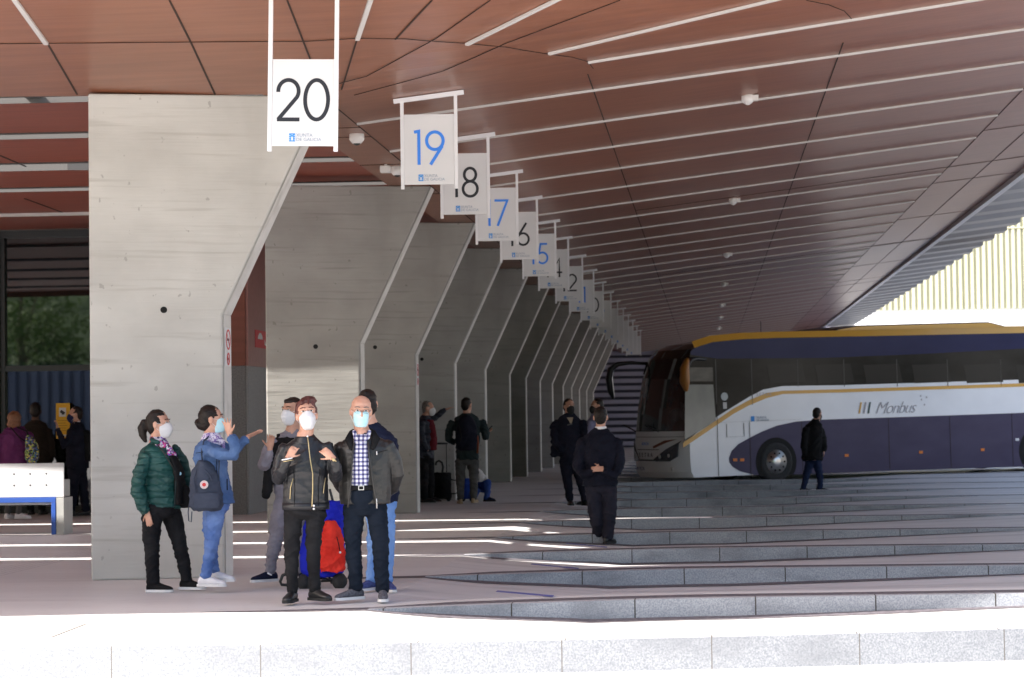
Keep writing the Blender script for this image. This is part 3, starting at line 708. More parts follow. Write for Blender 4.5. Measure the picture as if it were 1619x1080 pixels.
# lettering on the side
M_LGR = mat('letter_grey', (.36,.34,.36), .5)
def onside(px, py, off=.0145): p = sp(px, py, off); return Matrix.Translation(p) @ FRONT
text('Monbus', .44, M_LGR, bus, onside(1380, 654.5), 'side_lettering', .5, .86, -.007)
for k, mt_ in enumerate((M_BGOLD, M_LGR, mat('dark_green', (.03,.08,.07), .5))):
    m_ = MB(); a = Vector(sp(1355+7*k, 654, .013)); b = Vector(sp(1358.5+7*k, 636, .013)); m_.quad(a, a+Vector((.05,0,0)), b+Vector((.05,0,0)), b); m_.build('logo_bar', mt_, bus)
for px, py in ((1452,626),(1461,628),(1453,632),(1457.5,640)):
    m_ = MB(); p = Vector(sp(px,py,.013)); m_.prism([p+Vector(((.035 if k%2 == 0 else .014)*sin(k*pi/5),0,(.035 if k%2 == 0 else .014)*cos(k*pi/5))) for k in range(10)], (0,-.002,0)); m_.build('logo_star', M_LGR, bus)
m_ = MB(); p = Vector(sp(1187.5,666.5,.013)); m_.box((p.x,p.y-.002,p.z),(p.x+.10,p.y,p.z+.13)); m_.build('side_logo', M_LOGOBL, bus)
text('XUNTA', .085, M_LOGOGR, bus, onside(1196, 662), 'side_lettering'); text('DE GALICIA', .07, M_LOGOGR, bus, onside(1196, 666), 'side_lettering')
text('S E T R A', .11, M_LGR, bus, onside(1197, 626, .016), 'side_lettering', 0, 1.0)
m_ = MB(); p = Vector(sp(1147,627,.013)); m_.prism([p+Vector((.10*cos(2*pi*k/20),0,.10*sin(2*pi*k/20))) for k in range(20)], (0,-.002,0)); m_.build('sticker', mat('sticker_grey', (.42,.45,.45), .5), bus)
m_ = MB(); m_.box((p.x-.05,p.y-.002,p.z-.30),(p.x+.06,p.y,p.z-.14)); m_.build('sticker', mat('sticker_pale', (.5,.48,.47), .5), bus)
# front details
def fz(z):
    for (x0,z0),(x1,z1) in zip(SIL[:-1], SIL[1:]):
        if z <= z1: return x0+(x1-x0)*(z-z0)/(z1-z0)
    return SIL[-1][0]
def fpatch(name, poly, mt, off):           # (v, z) polygon laid on the curved front
    m_ = MB(); cvs = [Vector((fz(z)+bulge(v)-off, v*W_, z)) for v, z in poly]; m_.prism(cvs, (.02,0,0)); return m_.build(name, mt, bus)
hd = fpatch('headlight', [(.08,1.03),(.055,1.10),(.20,.90),(.36,.66),(.33,.60),(.17,.60),(.09,.72)], M_LAMP, .05)
for v, z, r_ in ((.27,.72,.055),(.17,.74,.05)):
    m_ = MB(); m_.ell((fz(z)+bulge(v)-.06, v*W_, z), (.02,r_,r_), None, 12, 8); m_.build('lamp', M_RIM, hd, True)
hd = fpatch('headlight', [(.92,1.03),(.945,1.10),(.80,.90),(.64,.66),(.67,.60),(.83,.60),(.91,.72)], M_LAMP, .05)
fpatch('turn_signal', [(.10,1.14),(.20,1.06),(.36,.92),(.37,.97),(.22,1.11)], mat('brown_red_trim', (.20,.06,.03), .4), .045)
for z0, z1, mt_, nm in ((.61,.645,M_BLACKM,'grille_line'),(.88,.895,M_JOINT,'panel_gap'),(1.19,1.20,M_JOINT,'panel_gap')):
    m_ = MB(); vv = [.30+.40*k/12 if z0 < 1 else .02+.96*k/12 for k in range(13)]
    for a, b in zip(vv[:-1], vv[1:]): m_.quad(*[(fz(z)+bulge(v)-.012, v*W_, z) for v, z in ((a,z0),(b,z0),(b,z1),(a,z1))])
    m_.build(nm, mt_, bus)
FM = Matrix(((0,0,-1,0),(-1,0,0,0),(0,1,0,0),(0,0,0,1)))
def onfront(v, z, off=.03): return Matrix.Translation((fz(z)+bulge(v)-off, v*W_, z)) @ FM
text('S E T R A', .15, M_BLACKM, bus, onfront(.60, .71, .085), 'front_lettering', 0, 1.1)
text('XUNTA', .10, M_LOGOBL, bus, onfront(.56, 1.0, .06), 'front_lettering'); text('HM 9276', .12, mat('plate_ink',(.10,.12,.25),.5), bus, onfront(.72, .38, .10), 'number_plate')
m_ = MB(); m_.ell((fz(.4)+bulge(.16)-.02, .16*W_, .42), (.02,.05,.05)); m_.build('fog_lamp', M_RIM, bus, True)
# windscreen parts: a glint painted on the glass, wipers, dashboard notice
fpatch('destination_display', [(.12,2.75),(.88,2.75),(.88,3.05),(.12,3.05)], M_HOLE, .0+.012)
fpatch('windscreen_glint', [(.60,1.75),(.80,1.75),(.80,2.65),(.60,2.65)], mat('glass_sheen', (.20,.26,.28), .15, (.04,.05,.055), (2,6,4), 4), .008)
m_ = MB(); m_.bar((fz(1.36)+bulge(.3)-.04,.30*W_,1.33),(fz(1.5)+bulge(.5)-.04,.52*W_,1.48),.02,.03); m_.bar((fz(1.36)+bulge(.75)-.04,.75*W_,1.33),(fz(1.6)+bulge(.5)-.04,.95*W_,1.5),.02,.03); m_.build('wiper', M_BLACKM, bus)
# mirrors
mr = MB(); pp = [(.30,2.45,3.02),(-.05,2.62,3.06),(-.35,2.78,3.03),(-.52,2.86,2.90),(-.56,2.88,2.65),(-.52,2.88,2.35),(-.46,2.88,2.18)]
mr.tube(pp, [.05,.06,.09,.12,.13,.12,.06], 12, .7); mr.build('mirror', M_BLACKM, bus, True)
mr = MB(); mr.tube([(.5,-.02,3.05),(.2,-.10,3.08),(-.05,-.22,3.05),(-.20,-.28,2.9)], [.05,.06,.07,.08], 10, .7); mo = mr.build('mirror', M_BLACKM, bus, True)
mr = MB(); mr.tube([(-.18,-.27,3.05),(-.27,-.30,2.85),(-.28,-.30,2.5),(-.24,-.30,2.32)], [.07,.13,.14,.06], 12, .8); mr.build('mirror_shell', mat('mirror_gold',(.33,.13,.02),.35), mo, True)
m_ = MB(); m_.tube([(3.0,1.3,3.66),(3.0,1.3,4.02)], .01, 6); m_.build('aerial', M_BLACKM, bus)
# ---------------------------------------------------------------- people
def cloth(name, c, c2=None, rough=.85, bump=.006, bsc=(14,14,9), **k):
    k.setdefault('spec', .10)
    return mat(name, c, rough, c2 or tuple(v*1.25+.002 for v in c), (5,5,5), 5, bump, bsc, **k)
M_SKIN = mat('skin', (.50,.26,.18), .5, (.58,.33,.24), (18,18,18), 3, .0008, (60,60,60))
M_SKIN2 = mat('skin_tan', (.40,.21,.14), .5, (.47,.26,.18), (18,18,18), 3)
M_HAIRD = mat('dark_hair', (.008,.006,.005), .5, (.020,.013,.011), (30,30,60), 3, .003, (60,60,20), spec=.25)
M_HAIRR = mat('red_brown_hair', (.055,.014,.012), .5, (.105,.028,.022), (40,40,30), 3, .003, (70,70,30))
M_HAIRA = mat('auburn_hair', (.13,.05,.02), .55, (.22,.09,.04), (40,40,20), 3, .003, (60,60,20))
M_HAIRG = mat('grey_hair', (.10,.09,.08), .6, (.22,.20,.19), (40,40,40), 3, .003, (60,60,30))
M_MASKW = mat('mask_white', (.70,.70,.71), .8, (.64,.64,.66), (8,8,8), 3, .0015, (30,30,30))
M_MASKB = mat('mask_light_blue', (.42,.70,.78), .75, (.50,.76,.82), (8,8,30), 3, .0015, (10,10,120))
M_MASKK = mat('mask_black', (.01,.01,.011), .8)
M_LEATHER = cloth('black_leather', (.013,.014,.017), (.017,.018,.022), .36, .0012, (26,26,18), spec=.4)
M_LEATH2 = cloth('dark_grey_leather', (.013,.0125,.012), (.016,.0155,.015), .40, .0015, (26,26,18), spec=.5)
M_BLACK = cloth('black_cloth', (.009,.009,.010), (.016,.016,.017), .9)
M_BLACKT = cloth('black_trousers', (.010,.010,.012), (.020,.020,.022), .85, .005, (10,10,5))
M_NAVYT = cloth('navy_trousers', (.006,.010,.018), (.012,.017,.028), .85, .006, (10,10,5))
M_NAVY = cloth('navy_cloth', (.010,.013,.032), (.017,.021,.045), .8)
M_DNAVY = cloth('dark_navy_cloth', (.008,.009,.017), (.014,.015,.026), .85)
M_JEAN = cloth('blue_jeans', (.075,.14,.36), (.16,.25,.50), .85, .006, (12,12,7))
M_JEAN2 = cloth('light_blue_jeans', (.13,.26,.58), (.20,.34,.65), .85, .006, (12,12,7))
M_JEAND = cloth('dark_jeans', (.013,.019,.048), (.02,.03,.07), .85)
M_DENIM = layer(cloth('denim_jacket_cloth', (.055,.105,.24), (.095,.165,.33), .85, .006, (14,14,10)), (.17,.25,.42), (9,9,4), .58, .75, 4, .7)
M_SWEAT = cloth('grey_sweat_cloth', (.19,.18,.21), (.25,.24,.28), .95, .006, (12,12,8))
M_GREYT = cloth('grey_trouser_cloth', (.075,.073,.075), (.10,.10,.10), .9)
M_PURPLE = cloth('purple_cloth', (.085,.018,.075), (.12,.03,.105), .9)
M_LILAC = cloth('lilac_shirt', (.14,.14,.22), (.18,.18,.27), .8)
M_MAROON = cloth('maroon_cloth', (.10,.012,.018), (.14,.02,.028), .9)
M_DGREEN = cloth('dark_green_cloth', (.020,.030,.033), (.032,.045,.048), .8)
M_BROWNK = cloth('dark_brown_cloth', (.020,.015,.012), (.03,.023,.018), .9)
M_SHOEW = mat('white_shoe', (.74,.74,.78), .55, (.68,.68,.72), (20,20,20), 2, .002, (30,30,30))
M_SHOEK = mat('black_shoe', (.010,.010,.011), .4, (.02,.02,.022), (30,30,30), 2)
M_SHOEG = mat('grey_knit_shoe', (.05,.05,.065), .85, (.11,.11,.13), (60,60,60), 2, .002, (60,60,60))
M_SHOEB = mat('blue_shoe', (.03,.045,.16), .7, (.06,.08,.24), (40,40,40), 2, .002, (60,60,60))
M_SOLEW = mat('white_sole', (.66,.66,.67), .6)
M_SOLEK = mat('black_sole', (.012,.012,.012), .7)
M_SOLET = mat('tan_sole', (.38,.28,.18), .7)
M_GOLD = mat('brass_zip', (.50,.40,.22), .35, metal=.8)
M_STEEL = mat('bright_metal', (.65,.65,.66), .3, metal=.9)
M_IRIS = mat('eye_dark', (.02,.015,.012), .3); M_EYEW = mat('eye_white', (.62,.60,.58), .4)
# quilted green jacket
M_QUILT = mat('green_quilted_jacket', (.006,.045,.042), .5, (.012,.075,.068), (4,4,4), 4, spec=.4)
def quilt(m, per=.062, dep=.010, jit=.35):
    n = m.node_tree.nodes; l = m.node_tree.links; b = n['Principled BSDF']; tc = n.new('ShaderNodeTexCoord')
    wv = n.new('ShaderNodeTexWave'); wv.wave_type = 'BANDS'; wv.bands_direction = 'Z'; wv.inputs['Scale'].default_value = 1/per/3.18*1.0; wv.inputs['Distortion'].default_value = 1.4; wv.inputs['Detail'].default_value = 2; wv.inputs['Detail Scale'].default_value = 2.0
    l.new(tc.outputs['Object'], wv.inputs[0]); bp = n.new('ShaderNodeBump'); bp.inputs['Distance'].default_value = dep; bp.inputs['Strength'].default_value = 1
    pw = n.new('ShaderNodeMath'); pw.operation = 'POWER'; pw.inputs[1].default_value = .35; l.new(wv.outputs['Fac'], pw.inputs[0]); l.new(pw.outputs[0], bp.inputs['Height']); l.new(bp.outputs[0], b.inputs['Normal'])
    return m
quilt(M_QUILT)
M_NQUILT = quilt(mat('navy_quilted_jacket', (.010,.014,.028), .6, (.016,.022,.04), (4,4,4), 4), .08)
# flowered scarf
def spots(name, cols, scale):
    m = bpy.data.materials.new(name); m.use_nodes = True; n = m.node_tree.nodes; l = m.node_tree.links; b = n['Principled BSDF']; b.inputs['Roughness'].default_value = .8
    tc = n.new('ShaderNodeTexCoord'); v = n.new('ShaderNodeTexVoronoi'); v.inputs['Scale'].default_value = scale; l.new(tc.outputs['Object'], v.inputs['Vector'])
    r = n.new('ShaderNodeValToRGB'); r.color_ramp.interpolation = 'CONSTANT'; sp_ = n.new('ShaderNodeSeparateXYZ'); l.new(v.outputs['Color'], sp_.inputs[0]); l.new(sp_.outputs[0], r.inputs[0])
    while len(r.color_ramp.elements) < len(cols): r.color_ramp.elements.new(.5)
    for i, c in enumerate(cols): r.color_ramp.elements[i].position = i/len(cols); r.color_ramp.elements[i].color = (*c, 1)
    l.new(r.outputs[0], b.inputs['Base Color']); return m
M_SCARF = spots('flowered_scarf', [(.55,.03,.30),(.70,.68,.75),(.25,.08,.45),(.62,.60,.66),(.60,.04,.12),(.70,.66,.72),(.06,.05,.12),(.40,.20,.60)], 55)
M_SCARF2 = spots('violet_scarf', [(.35,.28,.50),(.60,.56,.70),(.22,.15,.38),(.68,.64,.74)], 70)
M_FLOWER = spots('flowered_bag_cloth', [(.015,.02,.02),(.02,.03,.02),(.20,.30,.08),(.05,.12,.25),(.02,.02,.02),(.45,.40,.10),(.12,.08,.25)], 38)
def plaid(name):
    m = bpy.data.materials.new(name); m.use_nodes = True; n = m.node_tree.nodes; l = m.node_tree.links; b = n['Principled BSDF']; b.inputs['Roughness'].default_value = .85
    tc = n.new('ShaderNodeTexCoord'); sp_ = n.new('ShaderNodeSeparateXYZ'); l.new(tc.outputs['Object'], sp_.inputs[0]); outs = []
    for ax, per in ((0, .036), (2, .036)):
        a = n.new('ShaderNodeMath'); a.operation = 'ADD'; a.inputs[1].default_value = 10; l.new(sp_.outputs[ax], a.inputs[0])
        d = n.new('ShaderNodeMath'); d.operation = 'MODULO'; d.inputs[1].default_value = per; l.new(a.outputs[0], d.inputs[0])
        c = n.new('ShaderNodeMath'); c.operation = 'LESS_THAN'; c.inputs[1].default_value = per*.46; l.new(d.outputs[0], c.inputs[0]); outs.append(c.outputs[0])
    s_ = n.new('ShaderNodeMath'); s_.operation = 'ADD'; l.new(outs[0], s_.inputs[0]); l.new(outs[1], s_.inputs[1])
    h = n.new('ShaderNodeMath'); h.operation = 'MULTIPLY'; h.inputs[1].default_value = .5; l.new(s_.outputs[0], h.inputs[0])
    r = n.new('ShaderNodeValToRGB'); r.color_ramp.interpolation = 'CONSTANT'; e = r.color_ramp.elements
    e[0].color = (.72,.72,.76,1); e[0].position = 0; e[1].position = .4; e[1].color = (.20,.20,.36,1); x = e.new(.8); x.color = (.02,.02,.09,1)
    l.new(h.outputs[0], r.inputs[0]); l.new(r.outputs[0], b.inputs['Base Color']); return m
M_PLAID = plaid('navy_white_check')

def hand_shape(mb, wr, d, nrm, L=.185, curl=.25, spread=.12, thumb=1, fist=False, r=.0088):
    """palm, four fingers and thumb. d = towards the fingers, nrm = out of the back of the hand"""
    d = Vector(d).normalized(); nrm = Vector(nrm); nrm = (nrm-d*nrm.dot(d)).normalized(); s_ = d.cross(nrm)*thumb
    k = L/.200; W = .040*k
    rs = []
    for t, w_, h_ in ((-.01,.026,.022),(.02,.031,.020),(.055,.040,.018),(.085,.041,.015),(.096,.036,.010)):
        c_ = wr + d*t*k
        rs.append([c_ + s_*cos(2*pi*j/12)*w_*k + nrm*sin(2*pi*j/12)*h_*k for j in range(12)])
    mb.rings(rs)
    for i, (off, ln) in enumerate(((.032,.070),(.011,.080),(-.011,.074),(-.031,.058))):
        a = spread*(1.5-i)*.8; dr = (d*cos(a)+s_*sin(a)).normalized()
        p = wr + d*.088*k + s_*off*k; pts = [p-dr*.012]; c_ = curl*(.6 if i == 0 else 1)
        ang = c_*.6
        for seg in (.42,.32,.26):
            v = dr*cos(ang) - nrm*sin(ang); p = p + v*ln*seg*k; pts.append(p); ang += c_
        mb.tube(pts, [r*1.08*k, r*k, r*.92*k, r*.78*k], 8)
    p = wr + d*.022*k + s_*.024*k; td = (d*.62 + s_*.70 - nrm*(.15+curl*.3)).normalized(); pts = [p]
    for seg in (.036,.032,.026):
        p = p + td*seg*k; pts.append(p); td = (td + d*.25 - nrm*curl*.4).normalized()
    mb.tube(pts, [.013*k,.0115*k,.0098*k,.008*k], 8)

def person(lab, base, J, z0=0.0, skin=None, vox=.0085, k=1.0, face=True, scale_fix=None):
    """J: dict of pixel-measured joints. Returns root and a function that turns (px,py,depth) into local metres"""
    P0 = G(base[0], base[1], z0); s_ = FPX/((P0-CAMP).dot(CF))
    root = empty('person', P0, YAW, lab, 'person')
    def Q(px, py, dy=0.0):
        z = (base[1]-py)/s_; return Vector(((px-base[0])/s_ + .013*z, dy, z))
    skin = skin or M_SKIN
    fac = radians(J['face']); tor = radians(J.get('torso', J['face']))
    body = MB()
    # ---- head
    hc = Q(*J['head']); hs = J.get('hsize', 1.0)*1.10; pit = radians(J.get('pitch', 0)); tl = radians(J.get('tilt', 0))
    R = Matrix.Rotation(fac, 3, 'Z') @ Matrix.Rotation(tl, 3, 'Y') @ Matrix.Rotation(-pit, 3, 'X')
    def H(x, y, z): return hc + R @ (Vector((x, -y, z))*hs)     # y forward
    prof = [(-.118,.016,.066,-.030),(-.104,.036,.080,.005),(-.080,.051,.086,.040),(-.045,.062,.086,.074),(-.005,.069,.083,.090),(.035,.075,.084,.098),(.070,.071,.074,.094),(.098,.054,.050,.075),(.114,.028,.022,.045),(.119,.008,.0,.02)]
    rs = []
    for z, w_, fr_, bk in prof:
        cy = (fr_-bk)/2; b_ = (fr_+bk)/2; rs.append([H(w_*cos(2*pi*j/20), cy+b_*sin(2*pi*j/20), z) for j in range(20)])
    body.rings(rs)
    body.tube([H(0,.080,.022), H(0,.096,-.005), H(0,.104,-.028)], [.008*hs,.011*hs,.014*hs], 8)
    body.tube([H(-.05,.066,.030), H(-.02,.082,.034), H(.02,.082,.034), H(.05,.066,.030)], [.009*hs]*4, 8)
    body.ell(H(0,.082,-.062), (.022*hs,.010*hs,.008*hs), R)
    for sd_ in (-1, 1): body.ell(H(sd_*.076, -.008, -.004), (.010*hs,.020*hs,.033*hs), R)
    # ---- neck and torso
    T = J['trunk']        # rings bottom -> top: (px,py,dy,half width,half depth)
    nb = Q(T[-1][0], T[-1][1], T[-1][2])
    body.tube([H(0,-.015,-.06), (H(0,-.02,-.10)+nb)/2 + Vector((0,0,0)), nb, nb-Vector((0,0,.06))], [.056*hs,.055*hs,.062*hs,.075*hs], 14)
    lat = Vector((cos(tor), sin(tor), 0)); fwd = Vector((sin(tor), -cos(tor), 0))
    def trunk_rings(kf, lst=T, grow=0.0, n=22):
        out = []
        for px, py, dy, w_, d_ in lst:
            c_ = Q(px, py, dy)
            out.append([c_ + lat*cos(a)*(w_*kf+grow)*(1-.0*abs(sin(a))) + fwd*sin(a)*(d_*kf+grow) for a in [2*pi*j/n for j in range(n)]])
        return out
    body.rings(trunk_rings(.80))
    arms = {}
    for key in ('armA', 'armB'):
        if key in J:
            pts = [Q(*p[:3]) for p in J[key]]; rr = [p[3] for p in J[key]]; arms[key] = (pts, rr)
            body.tube(pts, [r_*.66 for r_ in rr[:-1]]+[.026], 12)
    for key in ('handA', 'handB'):
        if key in J:
            h = J[key]; a = arms['arm'+key[-1]][0][-1]
            hand_shape(body, a, h['d'], h['n'], h.get('L', .180), h.get('curl', .3), h.get('spread', .1), h.get('thumb', 1))
    legs = {}
    for key in ('legA', 'legB'):
        if key in J:
            pts = [Q(*p[:3]) for p in J[key]]; legs[key] = (pts, [p[3] for p in J[key]])
            body.tube(pts, [p[3]*.70 for p in J[key]], 12)
    body.build('body', skin, root, True, remesh=max(.0062, vox*.75))
    # ---- face details
    if face:
        for sd_ in (-1, 1):
            e = MB(); e.ell(H(sd_*.031, .078, .014), (.013*hs,.006*hs,.0065*hs), R); e.build('eye', M_EYEW, root, True)
            e = MB(); e.ell(H(sd_*.031, .0835, .014), (.0065*hs,.003*hs,.0062*hs), R); e.build('iris', M_IRIS, root, True)
            e = MB(); e.tube([H(sd_*.014,.092,.036), H(sd_*.034,.088,.042), H(sd_*.052,.074,.036)], [.0035*hs]*3, 6); e.build('eyebrow', J.get('brow', M_HAIRD), root, True)
    # ---- mask
    mk = J.get('mask')
    if mk:
        mt, kind = mk; m_ = MB()
        if kind == 'cup':
            rs = []
            for z, w_, f_ in ((-.122,.026,.074),(-.108,.042,.094),(-.078,.056,.116),(-.045,.065,.126),(-.018,.063,.118),(.004,.052,.108),(.014,.030,.101)):
                rs.append([H(w_*cos(a), .03+(f_-.03)*((1-abs(cos(a))**2.6) if sin(a) > 0 else -.1), z) for a in [2*pi*j/24 for j in range(24)]])
            m_.rings(rs)
        else:
            rs = []
            for z, w_, f_ in ((-.112,.040,.078),(-.10,.050,.094),(-.06,.058,.104),(-.03,.060,.112),(-.005,.060,.106),(.008,.054,.096)):
                rs.append([H(w_*cos(a), .02+(f_-.02)*(sin(a) if sin(a) > 0 else sin(a)*.05), z) for a in [2*pi*j/20 for j in range(20)]])
            m_.rings(rs)
        mo = m_.build('face_mask', mt, root, True, remesh=.007 if vox < .012 else .012)
        for sd_ in (-1, 1):
            q = MB(); q.tube([H(sd_*.050,.060,-.008), H(sd_*.0705,.03,.004), H(sd_*.080,-.006,.012)], .0014*hs, 6); q.tube([H(sd_*.050,.050,-.085), H(sd_*.069,.02,-.050), H(sd_*.080,-.006,-.022)], .0014*hs, 6); q.build('mask_strap', M_MASKW if mt != M_MASKK else M_MASKK, mo, True)
    # ---- hair
    hr = J.get('hair')
    if hr:
        m_ = MB()
        for b_ in hr[1]:
            if b_[0] == 'e': m_.ell(H(*b_[1]), tuple(v*hs for v in b_[2]), R, 18, 12)
            else: m_.tube([H(*p) for p in b_[1]], [v*hs for v in b_[2]], 10)
        m_.build('hair', hr[0], root, True, remesh=.009 if vox < .012 else .013, disp=.004, dscale=22, sm=1)
    # ---- clothes
    def cl(name, mt, bld, vx=None, disp=.006, ds=9.0, sm=2, parent=None):
        m_ = MB(); bld(m_); return m_.build(name, mt, parent or root, True, remesh=vx or vox, disp=disp, dscale=ds, sm=sm)
    top = J['top']
    def bt(m_):
        m_.rings(trunk_rings(1.0))
        for a in arms.values():
            if J.get('sleeves', True): m_.tube(a[0][:-1]+[a[0][-1]-(a[0][-1]-a[0][-2]).normalized()*.015], a[1], 14)
        for ex in J.get('topx', []): m_.tube([Q(*p) for p in ex[0]], ex[1], 10)
    tp = cl(top[0], top[1], bt, disp=J.get('topd', .008)*1.25)
    def bl(m_):
        c_ = Q(*J['hip'][:3]); w_, d_ = J['hip'][3:5]
        m_.rings([[c_+Vector((0,0,zz)) + lat*cos(a)*w_*q_ + fwd*sin(a)*d_*q_ for a in [2*pi*j/20 for j in range(20)]] for zz, q_ in ((-.07,.66),(-.035,.90),(.03,1.0),(.12,.92))])
        for a in legs.values(): m_.tube(a[0], a[1], 14)
    tr = cl('trousers', J['pants'], bl, disp=J.get('pantd', .008)*1.2, ds=9)
    # ---- shoes
    for key in ('A', 'B'):
        if 'leg'+key in legs:
            an = legs['leg'+key][0][-1].copy(); ang = radians(J['toe'+key]); f_ = Vector((sin(ang), -cos(ang), 0)); l_ = Vector((cos(ang), sin(ang), 0)); SLn = J.get('shoe', .28)/.28
            gz = an.z - J.get('ank', .085); gz = max(gz, 0.0) if abs(gz) < .1 else gz
            c0 = Vector((an.x, an.y, gz)); m_ = MB(); rs = []
            for t, w_, h_ in ((-.075,.026,.060),(-.055,.036,.085),(-.01,.038,.098),(.04,.039,.088),(.09,.044,.066),(.14,.046,.052),(.18,.038,.042),(.203,.020,.030)):
                c_ = c0 + f_*t*SLn; rs.append([c_ + l_*w_*cos(a) + Vector((0,0,.012+h_/2+ (h_/2)*sin(a))) for a in [2*pi*j/14 for j in range(14)]])
            m_.rings(rs); sh = m_.build('shoe', J['shoes'][0], root, True)
            sm_ = sh.modifiers.new('s', 'SUBSURF'); sm_.levels = 1; sm_.render_levels = 1
            q = MB(); up = []; lo = []
            for t, w_ in ((-.080,.022),(-.070,.034),(-.02,.036),(.03,.036),(.09,.046),(.14,.048),(.185,.036),(.206,.018)): up.append((t, w_))
            outl = [c0+f_*t*SLn+l_*w_ for t, w_ in up]+[c0+f_*t*SLn-l_*w_ for t, w_ in up[::-1]]
            q.prism([p+Vector((0,0,.001)) for p in outl], (0,0,.024)); q.build('sole', J['shoes'][1], sh)
            if len(J['shoes']) > 2:
                q = MB()
                for t in (.03,.055,.08,.105): q.bar(c0+f_*t*SLn+l_*.022+Vector((0,0,.103-t*.42)), c0+f_*t*SLn-l_*.022+Vector((0,0,.103-t*.42)), .006, .006)
                q.build('laces', J['shoes'][2], sh)
    return root, Q, H, lat, fwd, trunk_rings, cl

CAP = [('e',(0,-.019,.038),(.082,.094,.092)), ('e',(0,-.05,-.010),(.074,.062,.085))]
SHORT = [('e',(0,-.019,.038),(.079,.092,.090)), ('e',(0,-.055,-.005),(.070,.052,.080))]
def zipline(root, pts, r, mt, name='zip'):
    q = MB(); q.tube(pts, r, 6); return q.build(name, mt, root, True)

# 1 woman in the green jacket
J = dict(head=(250,671), face=78, torso=72, pitch=2, hsize=.98,
  trunk=[(250,802,0,.165,.215),(249,775,0,.165,.205),(249,750,0,.165,.205),(249,728,0,.172,.190),(246,713,0,.160,.150),(246,703,0,.095,.085),(246,697,0,.062,.062)],
  armA=[(235,722,-.13,.064),(225,748,-.18,.070),(222,778,-.20,.064),(231,800,-.19,.055),(238,809,-.19,.040)], handA=dict(d=(.15,-.05,-1), n=(-.3,-1,0), curl=.30, thumb=1, spread=.05, L=.165),
  armB=[(263,722,.16,.07),(272,748,.18,.065),(284,775,.20,.055),(292,795,.20,.045)],
  legA=[(243,800,-.07,.105),(241,835,-.07,.090),(241,862,-.06,.072),(242,895,-.05,.064),(244,921,-.05,.060)],
  legB=[(264,800,.07,.105),(274,830,.07,.088),(281,860,.08,.070),(289,895,.08,.060),(293,919,.08,.056)],
  hip=(253,806,0,.160,.165), toeA=80, toeB=72, shoe=.255, pants=M_BLACKT, top=('quilted_jacket', M_QUILT), topd=.010, shoes=(M_BLACK, M_SOLEW),
  mask=(M_MASKW,'cup'), hair=(M_HAIRD, CAP+[('t',[(0,-.09,.01),(0,-.13,.02),(0,-.155,-.02),(0,-.15,-.09),(0,-.125,-.145)],[.030,.036,.042,.034,.016])]))
r1, Q, H, lat, fwd, TR, cl = person('woman in a green quilted jacket with ponytail and flowered scarf, facing right', (258,936), J)
c_ = MB(); c_.rings([[Q(x,y,dy)+Vector((cos(a)*w_, sin(a)*d_, 0)) for a in [2*pi*j/18 for j in range(18)]] for x,y,dy,w_,d_ in ((252,716,0,.085,.10),(252,706,0,.088,.095),(249,697,0,.080,.078),(247,691,0,.066,.066))])
c_.tube([Q(262,706,-.06), Q(272,718,-.06), Q(281,733,-.04)], [.040,.036,.018], 10); c_.tube([Q(268,716,-.09), Q(277,732,-.11), Q(286,747,-.10)], [.026,.026,.012], 10)
c_.build('scarf', M_SCARF, r1, True, remesh=.008, disp=.008, dscale=20)
for x, y, c in ((279,736,(.75,.65,.03)),(284,744,(.75,.68,.05)),(287,749,(.30,.55,.70))):
    q = MB(); q.ell(Q(x,y,-.125), (.014,.008,.016)); q.build('scarf_tip', mat('scarf_spot', c, .8), r1, True)
cl('inner_top', M_BLACK, lambda m_: m_.rings([[Q(x,y,-.02)+Vector((cos(a)*w_, sin(a)*.14, 0)) for a in [2*pi*j/16 for j in range(16)]] for x,y,w_ in ((284,798,.050),(284,770,.050),(281,742,.048),(272,720,.04))]))
def lapel(m_):
    m_.tube([Q(272,706,.10), Q(283,726,.13), Q(291,760,.17), Q(301,795,.20)], [.03,.05,.06,.055], 10)
cl('jacket_front', M_QUILT, lapel)
q = MB(); q.tube([Q(281,742,-.14), Q(281,770,-.155), Q(279,802,-.15)], .006, 6); q.build('zip', M_DGREEN, r1, True)
q = MB(); q.tube([Q(253,700,-.13), Q(243,697,-.11), Q(239,692,.0)], [.02,.022,.02], 8); q.build('collar', M_QUILT, r1, True)
e = MB(); e.ell(H(.082,-.01,-.035), (.006,.006,.006)); e.build('earring', M_STEEL, r1, True)
hb = MB(); hb.rings([[Q(x,y,-.02)+Vector((cos(a)*w_, sin(a)*.06, 0)) for a in [2*pi*j/14 for j in range(14)]] for x,y,w_ in ((292,803,.05),(293,795,.085),(291,778,.075),(289,768,.04))]); hbp = G(258,936,0)
def thing_at(name, base, lab, cat, group=None, rz=YAW):
    return empty(name, G(*base), rz, lab, cat, group)
hbr = thing_at('handbag', (258,936), 'black handbag on the right hip of the woman in green', 'handbag')
hb.build('bag_body', M_BLACK, hbr, True, remesh=.01, disp=.006)
q = MB(); q.tube([Q(288,770,.0), Q(280,745,-.16), Q(262,715,-.17), Q(250,703,-.10)], .006, 6); q.build('strap', M_BLACKM, hbr, True)

